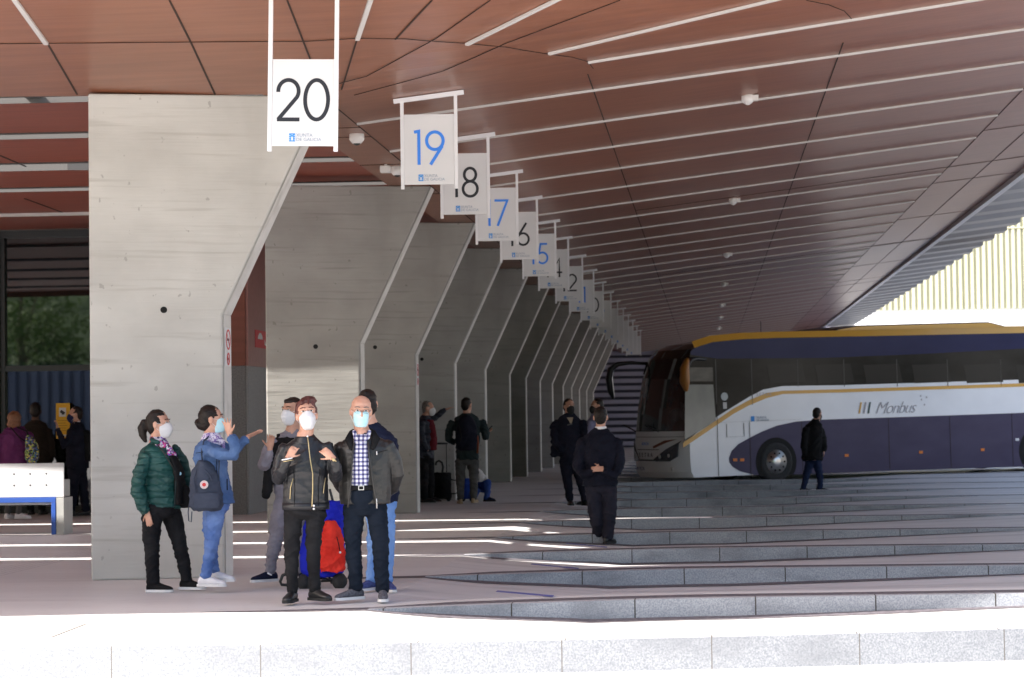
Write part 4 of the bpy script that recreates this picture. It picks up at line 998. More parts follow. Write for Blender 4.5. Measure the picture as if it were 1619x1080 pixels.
# 2 woman in the denim jacket
J = dict(head=(334,664), face=96, torso=106, pitch=4,
  trunk=[(343,796,0,.15,.165),(338,772,0,.15,.155),(334,748,0,.155,.150),(331,722,0,.165,.150),(329,706,0,.14,.125),(330,697,0,.085,.085),(331,690,0,.058,.06)],
  armA=[(331,709,-.16,.066),(347,716,-.25,.060),(362,719,-.30,.056),(376,720,-.33,.054),(380,706,-.36,.050),(373,692,-.38,.046),(370,687,-.38,.030)],
  handA=dict(d=(-.18,-.15,1), n=(.35,1,.1), curl=.12, thumb=-1, spread=.22, L=.185),
  armB=[(338,705,.14,.064),(355,712,.20,.056),(372,706,.20,.050),(384,696,.18,.042),(388,691,.18,.028)],
  handB=dict(d=(1,-.1,.42), n=(-.3,.3,1), curl=.05, thumb=1, spread=.16, L=.18),
  legA=[(341,797,-.07,.092),(341,828,-.08,.080),(337,858,-.08,.062),(330,890,-.06,.052),(326,912,-.05,.050)],
  legB=[(336,797,.07,.092),(330,828,.06,.076),(326,860,.06,.060),(322,890,.06,.050),(336,908,.08,.046)],
  hip=(340,800,0,.150,.135), toeA=78, toeB=72, pants=M_JEAN, top=('denim_jacket', M_DENIM), topd=.007, shoes=(M_SHOEW, M_SOLEW, M_STEEL), shoe=.27,
  mask=(M_MASKB,'flat'), hair=(M_HAIRD, CAP+[('e',(0,-.095,-.03),(.050,.042,.048)),('e',(0.01,-.125,-.01),(.02,.02,.03))]))
J['legB'] = [(336,797,.07,.092),(331,828,.06,.076),(331,860,.07,.060),(334,888,.09,.050),(337,906,.10,.046)]
r2, Q, H, lat, fwd, TR, cl = person('woman in a blue denim jacket and jeans raising both hands, dark hair in a bun', (335,938), J)
c_ = MB(); c_.rings([[Q(x,y,0)+Vector((cos(a)*w_, sin(a)*w_, 0)) for a in [2*pi*j/18 for j in range(18)]] for x,y,w_ in ((334,704,.098),(334,697,.100),(333,690,.085),(333,684,.070))]); c_.tube([Q(344,694,-.05),Q(352,702,-.05),Q(354,710,-.04)],[.04,.03,.012],8)
c_.build('scarf', M_SCARF2, r2, True, remesh=.008, disp=.008, dscale=20)
q = MB(); q.tube([H(.072,.0,.012), H(.062,.075,.012)], .002, 6); q.build('glasses', M_STEEL, r2, True)
for pts in ([Q(371,688,-.43),Q(378,690,-.42),Q(381,697,-.42)],):
    q = MB(); q.tube(pts, .006, 6); q.build('cuff', M_DENIM, r2, True)
q = MB(); q.box(tuple(Q(361,775,-.155)), tuple(Q(362.5,757,-.150))); q.build('pocket_seam', M_DNAVY, r2)
for a_, b_ in (((312,716,-.14),(330,714,-.175)),((330,714,-.17),(345,712,-.20)),((345,722,-.155),(346,758,-.165))):
    zipline(r2, [Q(*a_), Q(*b_)], .0035, M_DNAVY, 'jacket_seam')
# her backpack
bp = thing_at('backpack', (335,938), 'slate blue backpack with round white and red badge on the denim woman', 'backpack')
M_BPK = cloth('slate_canvas', (.042,.052,.080), (.058,.068,.098), .9, .004, (14,14,14))
m_ = MB(); m_.rings([[Q(x,y,dy)+Vector((cos(a)*w_*(1-.12*abs(sin(2*a))), sin(a)*.10, 0)) for a in [2*pi*j/20 for j in range(20)]] for x,y,dy,w_ in ((331,806,-.17,.13),(330,800,-.17,.155),(329,780,-.17,.155),(327,762,-.17,.140),(326,745,-.17,.115),(325,734,-.16,.075),(324,728,-.15,.04))])
m_.build('bag_body', M_BPK, bp, True, remesh=.009, disp=.008, dscale=10)
m_ = MB(); m_.rings([[Q(x,y,-.26)+Vector((cos(a)*w_, sin(a)*.035, 0)) for a in [2*pi*j/16 for j in range(16)]] for x,y,w_ in ((333,803,.11),(332,797,.125),(331,783,.125),(331,778,.11))]); m_.build('front_pocket', M_BPK, bp, True, remesh=.008, disp=.004)
bdg = MB(); c_ = Q(329,765,-.297); bdg.prism([c_+Vector((.037*cos(2*pi*k/28), 0, .037*sin(2*pi*k/28))) for k in range(28)], (0,-.005,0)); bo = bdg.build('badge', M_WHITE2, bp)
m_ = MB(); m_.prism([c_+Vector((.018*cos(2*pi*k/20), -.006, .018*sin(2*pi*k/20))) for k in range(20)], (0,-.003,0)); m_.build('badge_emblem', M_RED, bo)
m_ = MB()
for k in range(14):
    a = 2*pi*k/14; p = c_+Vector((.028*cos(a), -.008, .028*sin(a))); m_.box((p.x-.0028,p.y,p.z-.0028),(p.x+.0028,p.y+.002,p.z+.0028))
m_.build('badge_lettering', M_RED, bo)
q = MB(); q.tube([Q(323,730,-.17), Q(322,715,-.19), Q(325,697,-.17), Q(331,690,-.06)], .016, 8, .4); q.build('strap', M_BPK, bp, True)
q = MB(); q.tube([Q(350,770,-.17), Q(349,745,-.18), Q(349,720,-.12)], .010, 8, .5); q.build('strap', M_BPK, bp, True)
q = MB(); q.tube([Q(306,770,-.16), Q(304,790,-.17), Q(301,808,-.17), Q(302,822,-.17), Q(306,824,-.17), Q(307,808,-.17)], .010, 8, .5); q.build('strap', M_BPK, bp, True)
q = MB(); q.tube([Q(316,742,-.25), Q(312,757,-.27), Q(315,775,-.27)], .007, 6); q.tube([Q(325,738,-.25), Q(337,750,-.27), Q(340,758,-.27)], .007, 6); q.build('handle', M_BPK, bp, True)

# 3 man in grey sweatpants
J = dict(head=(461,651), face=-38, torso=-12, hsize=.98,
  trunk=[(462,792,0,.165,.115),(462,765,0,.185,.125),(462,735,0,.195,.125),(463,708,0,.205,.12),(463,692,0,.165,.09),(462,684,0,.09,.08),(462,678,0,.06,.06)],
  armA=[(434,700,0,.066),(423,716,-.05,.060),(418,736,-.10,.056),(424,732,-.22,.050),(430,716,-.30,.042),(432,709,-.32,.032)], handA=dict(d=(.10,-.15,1), n=(0,.9,0), curl=.35, thumb=1, spread=.1, L=.18),
  armB=[(491,698,0,.066),(500,725,.02,.056),(502,750,.0,.050),(495,770,-.05,.042)],
  legA=[(448,796,0,.098),(441,828,-.01,.085),(434,860,.0,.066),(429,885,.0,.058),(427,905,.0,.052)], legB=[(476,796,0,.098),(478,830,0,.085),(478,870,.02,.066),(478,905,.05,.056)],
  hip=(462,798,0,.165,.125), toeA=-55, toeB=20, pants=M_SWEAT, top=('sweatshirt', M_SWEAT), shoes=(M_NAVY, M_SOLEW, M_SHOEW),
  mask=(M_MASKW,'cup'), hair=(M_HAIRD, SHORT+[('e',(0,.02,.085),(.055,.06,.030))]), brow=M_HAIRD)
r3, Q, H, lat, fwd, TR, cl = person('man in grey sweatpants and black vest standing behind the leather jacket woman', (432,929), J, skin=M_SKIN2)
cl('vest', M_BLACK, lambda m_: (m_.rings(TR(1.0, J['trunk'][1:5], .022)), m_.tube([Q(421,785,-.05),Q(428,740,-.06),Q(440,705,-.07)],[.045,.06,.05],10), m_.tube([Q(440,692,.02),Q(463,684,.09),Q(490,692,.04),Q(498,700,.0)],[.035,.04,.04,.035],10)))
q = MB(); q.tube([Q(425,905,-.10),Q(431,908,-.10)], .008, 6); q.build('shoe_mark', M_SHOEW, r3, True)

# 4 woman in the leather jacket
J = dict(head=(484,657), face=10, torso=3, pitch=14, tilt=-4, hsize=1.02,
  trunk=[(483,803,0,.195,.135),(483,785,0,.195,.135),(483,760,0,.190,.140),(482,738,-.005,.195,.145),(482,718,0,.198,.130),(482,704,0,.172,.095),(482,693,0,.095,.075),(482,686,0,.062,.062)],
  armA=[(450,708,.0,.062),(443,728,-.0,.058),(438,748,-.03,.056),(440,757,-.08,.055),(449,741,-.19,.050),(457,727,-.22,.042),(459,722,-.22,.030)], handA=dict(d=(.55,.0,.8), n=(-.1,-1,.1), curl=1.0, thumb=1, spread=.02, L=.172),
  armB=[(515,706,.0,.062),(524,728,.0,.058),(531,748,-.03,.055),(533,754,-.08,.053),(534,740,-.19,.048),(531,729,-.22,.040),(529,724,-.22,.030)], handB=dict(d=(-.72,.0,.62), n=(.1,-1,.2), curl=.75, thumb=-1, spread=.02, L=.178),
  legA=[(464,808,0,.090),(462,840,-.005,.074),(461,872,0,.066),(461,905,.01,.056),(462,936,.02,.046)], legB=[(500,808,0,.090),(496,840,-.005,.072),(495,872,0,.066),(496,905,.01,.054),(498,934,.02,.046)],
  hip=(482,808,0,.175,.130), toeA=-14, toeB=50, pants=M_BLACKT, top=('leather_jacket', M_LEATHER), topd=.004, shoes=(M_SHOEK, M_SOLEK), shoe=.25,
  mask=(M_MASKW,'cup'), brow=M_HAIRR, hair=(M_HAIRR, [('e',(0,-.022,.044),(.086,.092,.090)),('e',(0,-.03,.01),(.090,.062,.075)),('t',[(-.058,.035,.078),(0,.058,.098),(.058,.035,.078)],[.017,.019,.017]),('t',[(-.03,.06,.10),(-.035,.088,.062)],[.018,.006]),('t',[(.02,.06,.10),(.015,.09,.064)],[.018,.006]),('e',(.02,.01,.115),(.06,.06,.03)),('t',[(.05,.03,.105),(.085,.02,.10)],[.022,.010])]))
r4, Q, H, lat, fwd, TR, cl = person('woman with short red hair in a black leather jacket, both hands at her chest', (485,956), J)
def F(px, py, extra=0.0):    # a point on the front of her jacket
    d_ = .138 if py > 745 else .148 if py > 722 else .135 if py > 706 else .10
    dx = (Q(px,py).x-Q(482,py).x)/.20
    return Q(px, py, -d_*sqrt(max(.05, 1-dx*dx))-extra)
zipline(r4, [F(487,690,-.02), F(489,705), F(492,725,.0), F(496,750,.004), F(496,775,.004), F(495,800,.006)], .005, M_GOLD)
zipline(r4, [F(465,756,.0), F(461,770,.002), F(460,788,.004)], .0042, M_GOLD, 'pocket_zip')
zipline(r4, [F(515,756), F(513,770,.002), F(512,780,.004)], .0035, M_GOLD, 'pocket_zip')
cl('collar', M_LEATHER, lambda m_: m_.rings([[Q(x,y,0)+Vector((cos(a)*w_, sin(a)*w_*.92, 0)) for a in [2*pi*j/18 for j in range(18)]] for x,y,w_ in ((482,703,.110),(482,696,.098),(482,690,.088))]), disp=0)
for y in (799,804): q = MB(); q.ell(F(498,y,.012), (.010,.005,.010)); q.build('button', M_STEEL, r4, True)
q = MB(); q.ell(F(487,690,-.0), (.009,.005,.009)); q.build('button', M_STEEL, r4, True)
q = MB(); q.rings(TR(1.0, [(483,806,0,.200,.140),(483,795,0,.200,.140)], .002)); q.build('waistband', M_LEATHER, r4, True)
for x0, x1 in ((466,467),(507,505)): zipline(r4, [F(x0,742,.002), F(x1,775,.002), F(x1,800,.003)], .0028, M_BLACK, 'seam')
q = MB(); a_ = Q(457,725,-.22); q.tube([a_+Vector((.045*cos(t), .035*sin(t), .008*cos(t))) for t in [2*pi*k/12 for k in range(13)]], .006, 6); q.build('bracelet', M_WHITE, r4, True)
q = MB(); a_ = Q(458,728,-.22); q.tube([a_+Vector((.047*cos(t), .037*sin(t), .008*cos(t))) for t in [2*pi*k/12 for k in range(13)]], .004, 6); q.build('bracelet', M_GOLD, r4, True)
q = MB(); a_ = Q(531,727,-.225); q.tube([a_+Vector((.030*cos(t)*.8, .036*sin(t), .030*cos(t)*-.6)) for t in [2*pi*k/12 for k in range(13)]], .006, 6); q.ell(a_+Vector((.0,-.036,0)), (.014,.007,.014)); q.build('watch', M_GOLD, r4, True)

# 5 man in the open leather jacket
J = dict(head=(570,651), face=8, torso=2, pitch=-4, tilt=3, hsize=1.04,
  trunk=[(577,797,0,.215,.150),(577,775,0,.225,.155),(577,750,0,.225,.160),(577,725,0,.230,.150),(576,708,0,.235,.130),(575,696,0,.185,.10),(573,688,0,.090,.078),(572,682,0,.062,.064)],
  armA=[(541,707,.0,.074),(532,730,.03,.072),(530,752,.07,.066),(538,770,.14,.060),(552,783,.20,.048),(556,786,.20,.034)], handA=dict(d=(1,.1,-.3), n=(0,1,0), curl=.4, thumb=1, L=.18),
  armB=[(609,705,.0,.076),(621,728,.03,.074),(626,750,.07,.068),(619,772,.14,.062),(602,785,.20,.048),(596,788,.20,.034)], handB=dict(d=(-1,.1,-.3), n=(0,1,0), curl=.4, thumb=-1, L=.18),
  legA=[(560,802,0,.100),(558,835,-.005,.084),(558,868,0,.070),(561,905,.01,.062),(562,932,.02,.058)], legB=[(594,802,0,.100),(599,835,-.005,.082),(602,868,0,.072),(603,905,.01,.064),(605,934,.02,.058)],
  hip=(577,802,0,.185,.140), toeA=-52, toeB=4, shoe=.29, pants=M_NAVYT, top=('open_jacket', M_LEATH2), topd=.0025, shoes=(M_SHOEG, M_SOLEW), pantd=.007,
  mask=(M_MASKB,'flat'), brow=M_HAIRG, hair=(M_HAIRG, [('e',(0,-.045,.005),(.0775,.060,.060))]))
r5, Q, H, lat, fwd, TR, cl = person('bald man with glasses in an open dark jacket over a checked shirt', (582,953), J)
shl = [(572,772,-.085,.100,.090),(572,750,-.085,.098,.095),(572,725,-.085,.088,.090),(572,706,-.07,.078,.080),(572,694,-.045,.070,.070),(572,686,-.02,.060,.062)]
cl('checked_shirt', M_PLAID, lambda m_: m_.rings(TR(1.0, shl)), disp=.003)
cl('shirt_collar', M_PLAID, lambda m_: (m_.tube([Q(560,682,-.05),Q(563,692,-.10),Q(570,699,-.135)],[.018,.020,.010],8), m_.tube([Q(584,682,-.05),Q(582,692,-.10),Q(575,699,-.135)],[.018,.020,.010],8)), disp=0, vx=.006)
q = MB(); q.rings(TR(1.0, [(573,774,-.10,.115,.088),(573,767,-.10,.115,.088)])); q.build('belt', M_BLACK, r5, True)
q = MB(); c_ = Q(573,770.5,-.192); q.rings([[c_+Vector((sx_*w_,dy_,sz_*h_)) for sx_, sz_ in ((-1,-1),(1,-1),(1,1),(-1,1))] for w_,h_,dy_ in ((.024,.019,0),(.024,.019,-.006),(.018,.013,-.006),(.018,.013,0))], cap=False, closed=True); q.build('buckle', M_STEEL, r5)
cl('trouser_front', M_NAVYT, lambda m_: m_.rings(TR(1.0, [(575,806,-.035,.11,.10),(574,790,-.085,.115,.085),(574,774,-.10,.112,.082)])), disp=.004)
zipline(r5, [Q(561,700,-.13), Q(558,730,-.175), Q(556,765,-.178), Q(552,800,-.165)], .010, M_LEATH2, 'jacket_edge')
zipline(r5, [Q(583,700,-.13), Q(587,730,-.175), Q(592,765,-.178), Q(597,800,-.165)], .010, M_LEATH2, 'jacket_edge')
zipline(r5, [Q(597,788,-.175), Q(597.5,803,-.17)], .004, M_STEEL)
zipline(r5, [Q(597,716,-.145), Q(613,712,-.11)], .004, M_BLACK, 'pocket_seam'); zipline(r5, [Q(597,714,-.155), Q(597,719,-.158)], .005, M_STEEL, 'zip_pull')
cl('jacket_collar', M_BLACK, lambda m_: (m_.tube([Q(556,684,.02),Q(552,695,-.06),Q(557,709,-.13)],[.03,.038,.022],10), m_.tube([Q(588,684,.02),Q(594,695,-.06),Q(590,709,-.13)],[.03,.040,.022],10), m_.tube([Q(556,684,.03),Q(572,680,.09),Q(588,684,.03)],[.03,.03,.03],10)), disp=0)
q = MB()
for sd_ in (-1,1):
    q.tube([H(sd_*.033+.024*cos(t), .098, .010+.017*sin(t)) for t in [2*pi*k/14 for k in range(15)]], .0013, 6); q.tube([H(sd_*.057,.096,.014), H(sd_*.078,-.005,.012)], .0013, 6)
q.tube([H(-.010,.100,.012), H(.010,.100,.012)], .0018, 6); q.build('glasses', M_GREYT, r5, True)

# 6 man behind him
J = dict(head=(581,639), face=172, torso=165,
  trunk=[(600,795,0,.17,.13),(600,765,0,.19,.135),(599,735,0,.195,.13),(596,705,0,.20,.125),(593,688,0,.17,.10),(588,675,0,.09,.085),(585,668,0,.062,.062)],
  armA=[(570,697,0,.062),(562,730,0,.056),(560,760,-.02,.05),(556,785,-.05,.042)], armB=[(618,697,0,.062),(620,728,0,.056),(617,755,-.05,.05),(608,770,-.1,.042)],
  legA=[(592,800,0,.095),(594,835,.0,.082),(591,868,0,.064),(588,898,0,.054),(586,918,.0,.050)], legB=[(608,800,0,.095),(611,840,0,.080),(613,870,0,.064),(613,900,0,.054),(612,920,.0,.050)],
  hip=(600,800,0,.16,.12), toeA=-30, toeB=20, pants=M_JEAN2, top=('navy_jacket', M_NAVY), shoes=(M_SHOEB, M_SOLEW), hair=(M_HAIRD, SHORT+[('e',(0,.0,.08),(.06,.07,.035)),('e',(0,-.04,-.02),(.086,.080,.085))]))
r6, Q, H, lat, fwd, TR, cl = person('dark haired man in navy jacket and light jeans hidden behind the bald man', (598,936), J, vox=.011)
cl('hood', M_NAVY, lambda m_: m_.tube([Q(578,682,.06),Q(594,676,.10),Q(606,684,.05)],[.04,.05,.04],10))

# 7 man pointing
J = dict(head=(677,646), face=82, torso=80, hsize=1.05,
  trunk=[(671,725,0,.18,.18),(671,705,0,.18,.185),(672,685,0,.185,.185),(672,668,0,.19,.155),(672,661,0,.12,.10),(673,656,0,.07,.07)],
  armA=[(667,668,-.18,.07),(666,685,-.2,.065),(670,702,-.22,.06),(677,712,-.2,.05)], armB=[(677,665,.17,.065),(688,660,.2,.06),(698,652,.2,.055),(704,648,.2,.042)], handB=dict(d=(1,-.1,.35), n=(0,0,1), curl=.15, thumb=1, spread=.1, L=.20),
  legA=[(668,728,-.08,.11),(669,750,-.08,.10),(670,770,-.07,.085),(671,787,-.07,.075)], legB=[(677,728,.08,.11),(678,750,.08,.10),(680,770,.08,.085),(680,786,.08,.07)],
  hip=(672,728,0,.18,.17), toeA=75, toeB=70, shoe=.30, pants=M_BLACKT, top=('quilted_jacket', M_NQUILT), shoes=(M_SHOEK, M_SOLEK), mask=(M_MASKW,'cup'), hair=(M_HAIRG, SHORT))
r7, Q, H, lat, fwd, TR, cl = person('grey haired man in navy quilted jacket pointing right beside the third fin', (675,795), J, vox=.014, face=False)
cl('maroon_shirt', M_MAROON, lambda m_: m_.rings([[Q(x,y,-.02)+Vector((cos(a)*.10, sin(a)*.13, 0)) for a in [2*pi*j/14 for j in range(14)]] for x,y in ((682,712),(683,695),(680,675),(677,664))]))

# 8 man with the navy backpack
J = dict(head=(738,641), face=150, torso=170, hsize=1.08,
  trunk=[(739,727,0,.21,.15),(739,705,0,.22,.16),(739,685,0,.23,.16),(739,668,0,.25,.15),(738,659,0,.18,.11),(738,653,0,.085,.085)],
  armA=[(715,668,0,.08),(710,682,-.02,.076),(709,694,.03,.07),(716,699,.12,.06),(724,695,.2,.045)], armB=[(762,668,0,.08),(767,682,-.02,.076),(768,692,.03,.07),(768,690,.15,.06),(771,684,.3,.045)], handB=dict(d=(.5,.6,.3), n=(0,0,-1), curl=.5, thumb=1),
  legA=[(728,728,0,.105),(728,750,0,.092),(728,770,0,.075),(728,789,0,.068)], legB=[(749,728,0,.105),(749,750,0,.090),(749,770,0,.075),(749,788,0,.066)],
  hip=(739,729,0,.19,.14), toeA=190, toeB=165, shoe=.30, pants=M_GREYT, top=('jacket', M_DGREEN), shoes=(M_SOLET, M_SOLET), hair=(M_HAIRD, SHORT))
r8, Q, H, lat, fwd, TR, cl = person('man in grey trousers and dark jacket seen from behind wearing a navy backpack', (738,797), J, vox=.014, face=False)
cl('hood', M_DGREEN, lambda m_: m_.tube([Q(722,664,-.06),Q(738,660,-.13),Q(753,664,-.06)],[.07,.085,.07],10))
b8 = thing_at('backpack', (738,797), 'navy backpack worn by the man with grey trousers', 'backpack')
m_ = MB(); m_.rings([[Q(x,y,-.24)+Vector((cos(a)*w_, sin(a)*.11, 0)) for a in [2*pi*j/18 for j in range(18)]] for x,y,w_ in ((738,712,.14),(738,706,.19),(738,690,.20),(738,672,.18),(738,661,.13),(738,657,.06))]); m_.build('bag_body', M_DNAVY, b8, True, remesh=.012, disp=.008)
m_ = MB(); m_.tube([Q(725,668,-.33),Q(730,690,-.36),Q(727,700,-.36)], .012, 6); m_.build('strap', M_BLACK, b8, True)
m_ = MB(); m_.tube([Q(755,690,-.15),Q(756,705,-.18),Q(755,716,-.17)], .022, 6); m_.build('orange_lining', mat('orange_cloth', (.22,.055,.025), .9), r8, True)
ph = thing_at('phone', (738,797), 'dark phone held up by the man with the navy backpack', 'phone')
m_ = MB(); m_.bar(Q(770,682,.4), Q(778,674,.4), .09, .02); m_.build('phone_body', M_BLACKM, ph)

# 9 child sitting behind him
J = dict(head=(746,738), face=120, torso=150, hsize=.8,
  trunk=[(756,772,0,.12,.10),(757,762,0,.13,.10),(757,752,0,.13,.09),(756,746,0,.08,.07),(754,742,0,.05,.05)],
  armA=[(746,755,0,.05),(742,764,-.1,.045),(748,772,-.15,.04)], armB=[(766,755,0,.05),(771,762,-.1,.045),(768,770,-.2,.04)],
  legA=[(754,774,0,.08),(752,776,-.35,.075),(750,788,-.4,.055)], legB=[(762,773,0,.085),(771,763,-.30,.080),(771,776,-.34,.062),(770,788,-.36,.055)],
  hip=(757,772,0,.14,.12), toeA=20, toeB=70, shoe=.24, ank=.05, pants=M_JEAND, top=('white_shirt', cloth('white_shirt_cloth', (.55,.55,.56), (.62,.62,.63))), shoes=(M_NAVY, M_SOLEK), hair=(M_HAIRD, SHORT))
J['pants'] = cloth('child_jeans', (.02,.05,.20), (.04,.08,.28))
person('child in white top and blue jeans sitting behind the man with the backpack', (757,792), J, vox=.012, face=False)
def case(lab, base, w_, h_, dp, mt, hh=0.0, nm='suitcase'):
    t = thing_at(nm, base, lab, 'suitcase'); b = MB(); b.rings([[(cos(a)*w_/2*(1-.10*abs(sin(2*a))), sin(a)*dp/2, z) for a in [2*pi*j/20 for j in range(20)]] for z in (.05,.08,h_*.5,h_-.05,h_)])
    b.build('case_body', mt, t, True, disp=.006, remesh=.012)
    q = MB()
    for s_ in (-1,1): q.tube([(s_*w_*.33,0,.045),(s_*w_*.33,.05,.045)], .045, 12)
    q.build('wheel', M_RUB, t, True)
    if hh:
        q = MB()
        for s_ in (-1,1): q.tube([(-.04+s_*.12,.06,h_-.05),(-.04+s_*.12,.06,hh)], .010, 6)
        q.tube([(-.18,.06,hh),(.10,.06,hh)], .02, 8); q.build('telescopic_handle', M_BLACKM, t, True)
    return t
t = case('black wheeled suitcase with pulled out handle beside the pointing man', (700,793), .34, .55, .28, M_BLACK, 1.10)
q = MB(); q.tube([(-.0,-.1,.55),(.02,-.1,.66),(.0,-.1,.74),(-.06,-.1,.78),(-.11,-.1,.75),(-.12,-.1,.70)], .022, 8); um = q.build('umbrella_handle', M_BLACKM, t, True)
q = MB(); q.tube([(.16,-.1,.42),(.25,-.1,.40)], .015, 6); q.tube([(.17,-.1,.15),(.25,-.1,.15)], .015, 6); q.build('strap', M_BLACKM, t, True)
case('small blue suitcase behind the legs of the man with the backpack', (739,793), .24, .44, .2, cloth('blue_case', (.02,.05,.28), (.03,.07,.34)))

# 10, 11 men standing farther off
J = dict(head=(900,643), face=28, torso=12, hsize=1.08,
  trunk=[(902,727,0,.18,.13),(901,705,0,.20,.14),(900,685,0,.21,.14),(900,668,0,.23,.14),(900,659,0,.17,.10),(900,653,0,.08,.08)],
  armA=[(882,668,0,.085),(877,684,-.02,.08),(877,698,-.04,.075),(888,712,-.14,.055)], armB=[(920,668,0,.08),(926,686,-.02,.076),(926,702,-.04,.07),(920,716,-.1,.05)],
  legA=[(893,728,0,.105),(896,750,-.02,.092),(899,772,-.02,.075),(901,791,-.02,.065)], legB=[(911,728,0,.105),(915,750,0,.09),(921,772,0,.075),(925,792,0,.065)],
  hip=(902,730,0,.18,.14), toeA=10, toeB=35, shoe=.30, pants=M_DNAVY, top=('coat', M_DNAVY), topd=.012, shoes=(M_SHOEK, M_SOLEK), mask=(M_MASKK,'cup'), hair=(M_HAIRD, SHORT),
  topx=[([(880,700,0),(878,712,.02),(875,720,.03)],[.07,.09,.06]), ([(884,705,0),(884,718,.02)],[.08,.08]), ([(872,676,0),(878,670,0)],[.05,.07])])
r10, Q, H, lat, fwd, TR, cl = person('man in a dark open coat with black mask facing the camera, left of the coach', (908,800), J, skin=M_SKIN2, vox=.014)
q = MB(); q.poly([Q(896,660,-.15), Q(906,660,-.15), Q(903,672,-.17)]); q.build('shirt', mat('tan_shirt', (.30,.24,.18), .8), r10)
q = MB(); q.tube([Q(897,672,-.17),Q(904,670,-.17)], .012, 6); q.build('chest_badge', M_GREYT, r10, True)
J = dict(head=(944,643), face=-75, torso=-70, hsize=1.05,
  trunk=[(940,727,0,.18,.14),(939,700,0,.19,.15),(939,680,0,.20,.15),(940,666,0,.19,.13),(941,659,0,.12,.09),(942,654,0,.075,.075)],
  armA=[(934,668,-.17,.07),(930,686,-.2,.065),(928,704,-.2,.058),(922,716,-.25,.045)], armB=[(944,668,.18,.07),(944,690,.2,.065),(940,706,.2,.055)],
  legA=[(934,728,-.05,.10),(931,752,-.05,.088),(929,772,-.05,.072),(928,790,-.05,.062)], legB=[(942,728,.06,.10),(943,752,.06,.088),(944,772,.06,.072),(945,790,.06,.062)],
  hip=(938,729,0,.17,.15), toeA=-60, toeB=-70, shoe=.29, pants=M_DNAVY, top=('shirt', M_LILAC), shoes=(M_SHOEK, M_SOLEK), mask=(M_MASKK,'cup'), hair=(M_HAIRD, SHORT))
person('man in lilac shirt with black mask half hidden behind the walking man', (938,799), J, skin=M_SKIN2, vox=.014)

# 12 man walking away with his hands behind him
J = dict(head=(950,660), face=172, torso=178, hsize=1.06,
  trunk=[(949,768,0,.235,.17),(948,745,0,.235,.17),(948,722,0,.235,.17),(948,702,0,.240,.16),(948,690,0,.215,.12),(949,682,0,.13,.095),(950,676,0,.075,.072)],
  armA=[(922,698,0,.085),(917,718,-.02,.080),(914,738,-.08,.072),(922,750,-.16,.062),(934,744,-.22,.048),(938,742,-.23,.034)], handA=dict(d=(1,-.15,.1), n=(.1,.9,.1), curl=.45, thumb=1, spread=.05, L=.18),
  armB=[(974,698,0,.085),(979,718,-.02,.080),(979,738,-.08,.070),(970,752,-.16,.062),(956,745,-.21,.048),(950,740,-.22,.034)], handB=dict(d=(-1,-.25,-.1), n=(-.1,-.9,0), curl=.5, thumb=1, spread=.05, L=.18),
  legA=[(938,770,0,.115),(940,800,0,.100),(944,828,0,.085),(947,852,.1,.075)], legB=[(962,770,0,.115),(964,800,0,.098),(963,828,-.02,.082),(960,849,-.08,.075)],
  hip=(950,772,0,.21,.15), toeA=185, toeB=150, shoe=.29, pants=cloth('dark_slate_trousers', (.016,.016,.026), (.024,.024,.036)), top=('navy_suit_jacket', M_DNAVY), topd=.010, shoes=(M_SHOEK, M_SOLEK), hair=(M_HAIRD, SHORT))
r12, Q, H, lat, fwd, TR, cl = person('man in a navy jacket walking away with hands clasped behind his back', (957,861), J, z0=-.13, vox=.011, face=False)
cl('shirt_collar', M_WHITE, lambda m_: m_.rings([[Q(950,y,0)+Vector((cos(a)*w_, sin(a)*w_, 0)) for a in [2*pi*j/14 for j in range(14)]] for y,w_ in ((679,.082),(674,.080))]), disp=0)

# 13 man beside the coach
J = dict(head=(1293,655), face=140, torso=135, hsize=1.04,
  trunk=[(1284,728,0,.24,.20),(1284,712,0,.23,.19),(1285,695,0,.22,.18),(1286,680,0,.23,.17),(1287,672,0,.20,.13),(1289,666,0,.10,.09),(1291,662,0,.07,.07)],
  armA=[(1274,678,-.1,.08),(1271,695,-.14,.075),(1270,710,-.14,.07),(1273,720,-.12,.05)], armB=[(1298,680,.0,.08),(1302,695,-.02,.075),(1303,708,-.06,.065),(1302,714,-.1,.045)], handB=dict(d=(-.1,-.1,-1), n=(1,0,0), curl=.5),
  legA=[(1281,728,0,.10),(1277,745,0,.085),(1273,760,0,.068),(1270,772,0,.06)], legB=[(1291,728,0,.10),(1295,745,0,.085),(1297,760,0,.068),(1296,772,0,.06)],
  hip=(1286,729,0,.18,.14), toeA=110, toeB=85, shoe=.31, pants=M_JEAND, top=('long_coat', M_BLACK), topd=.012, shoes=(M_SHOEK, M_SOLEK), mask=(M_MASKK,'cup'), hair=(M_HAIRD, SHORT))
person('man in a long black coat and jeans standing in front of the coach', (1287,778), J, z0=-.10, vox=.015, face=False, skin=M_SKIN2)

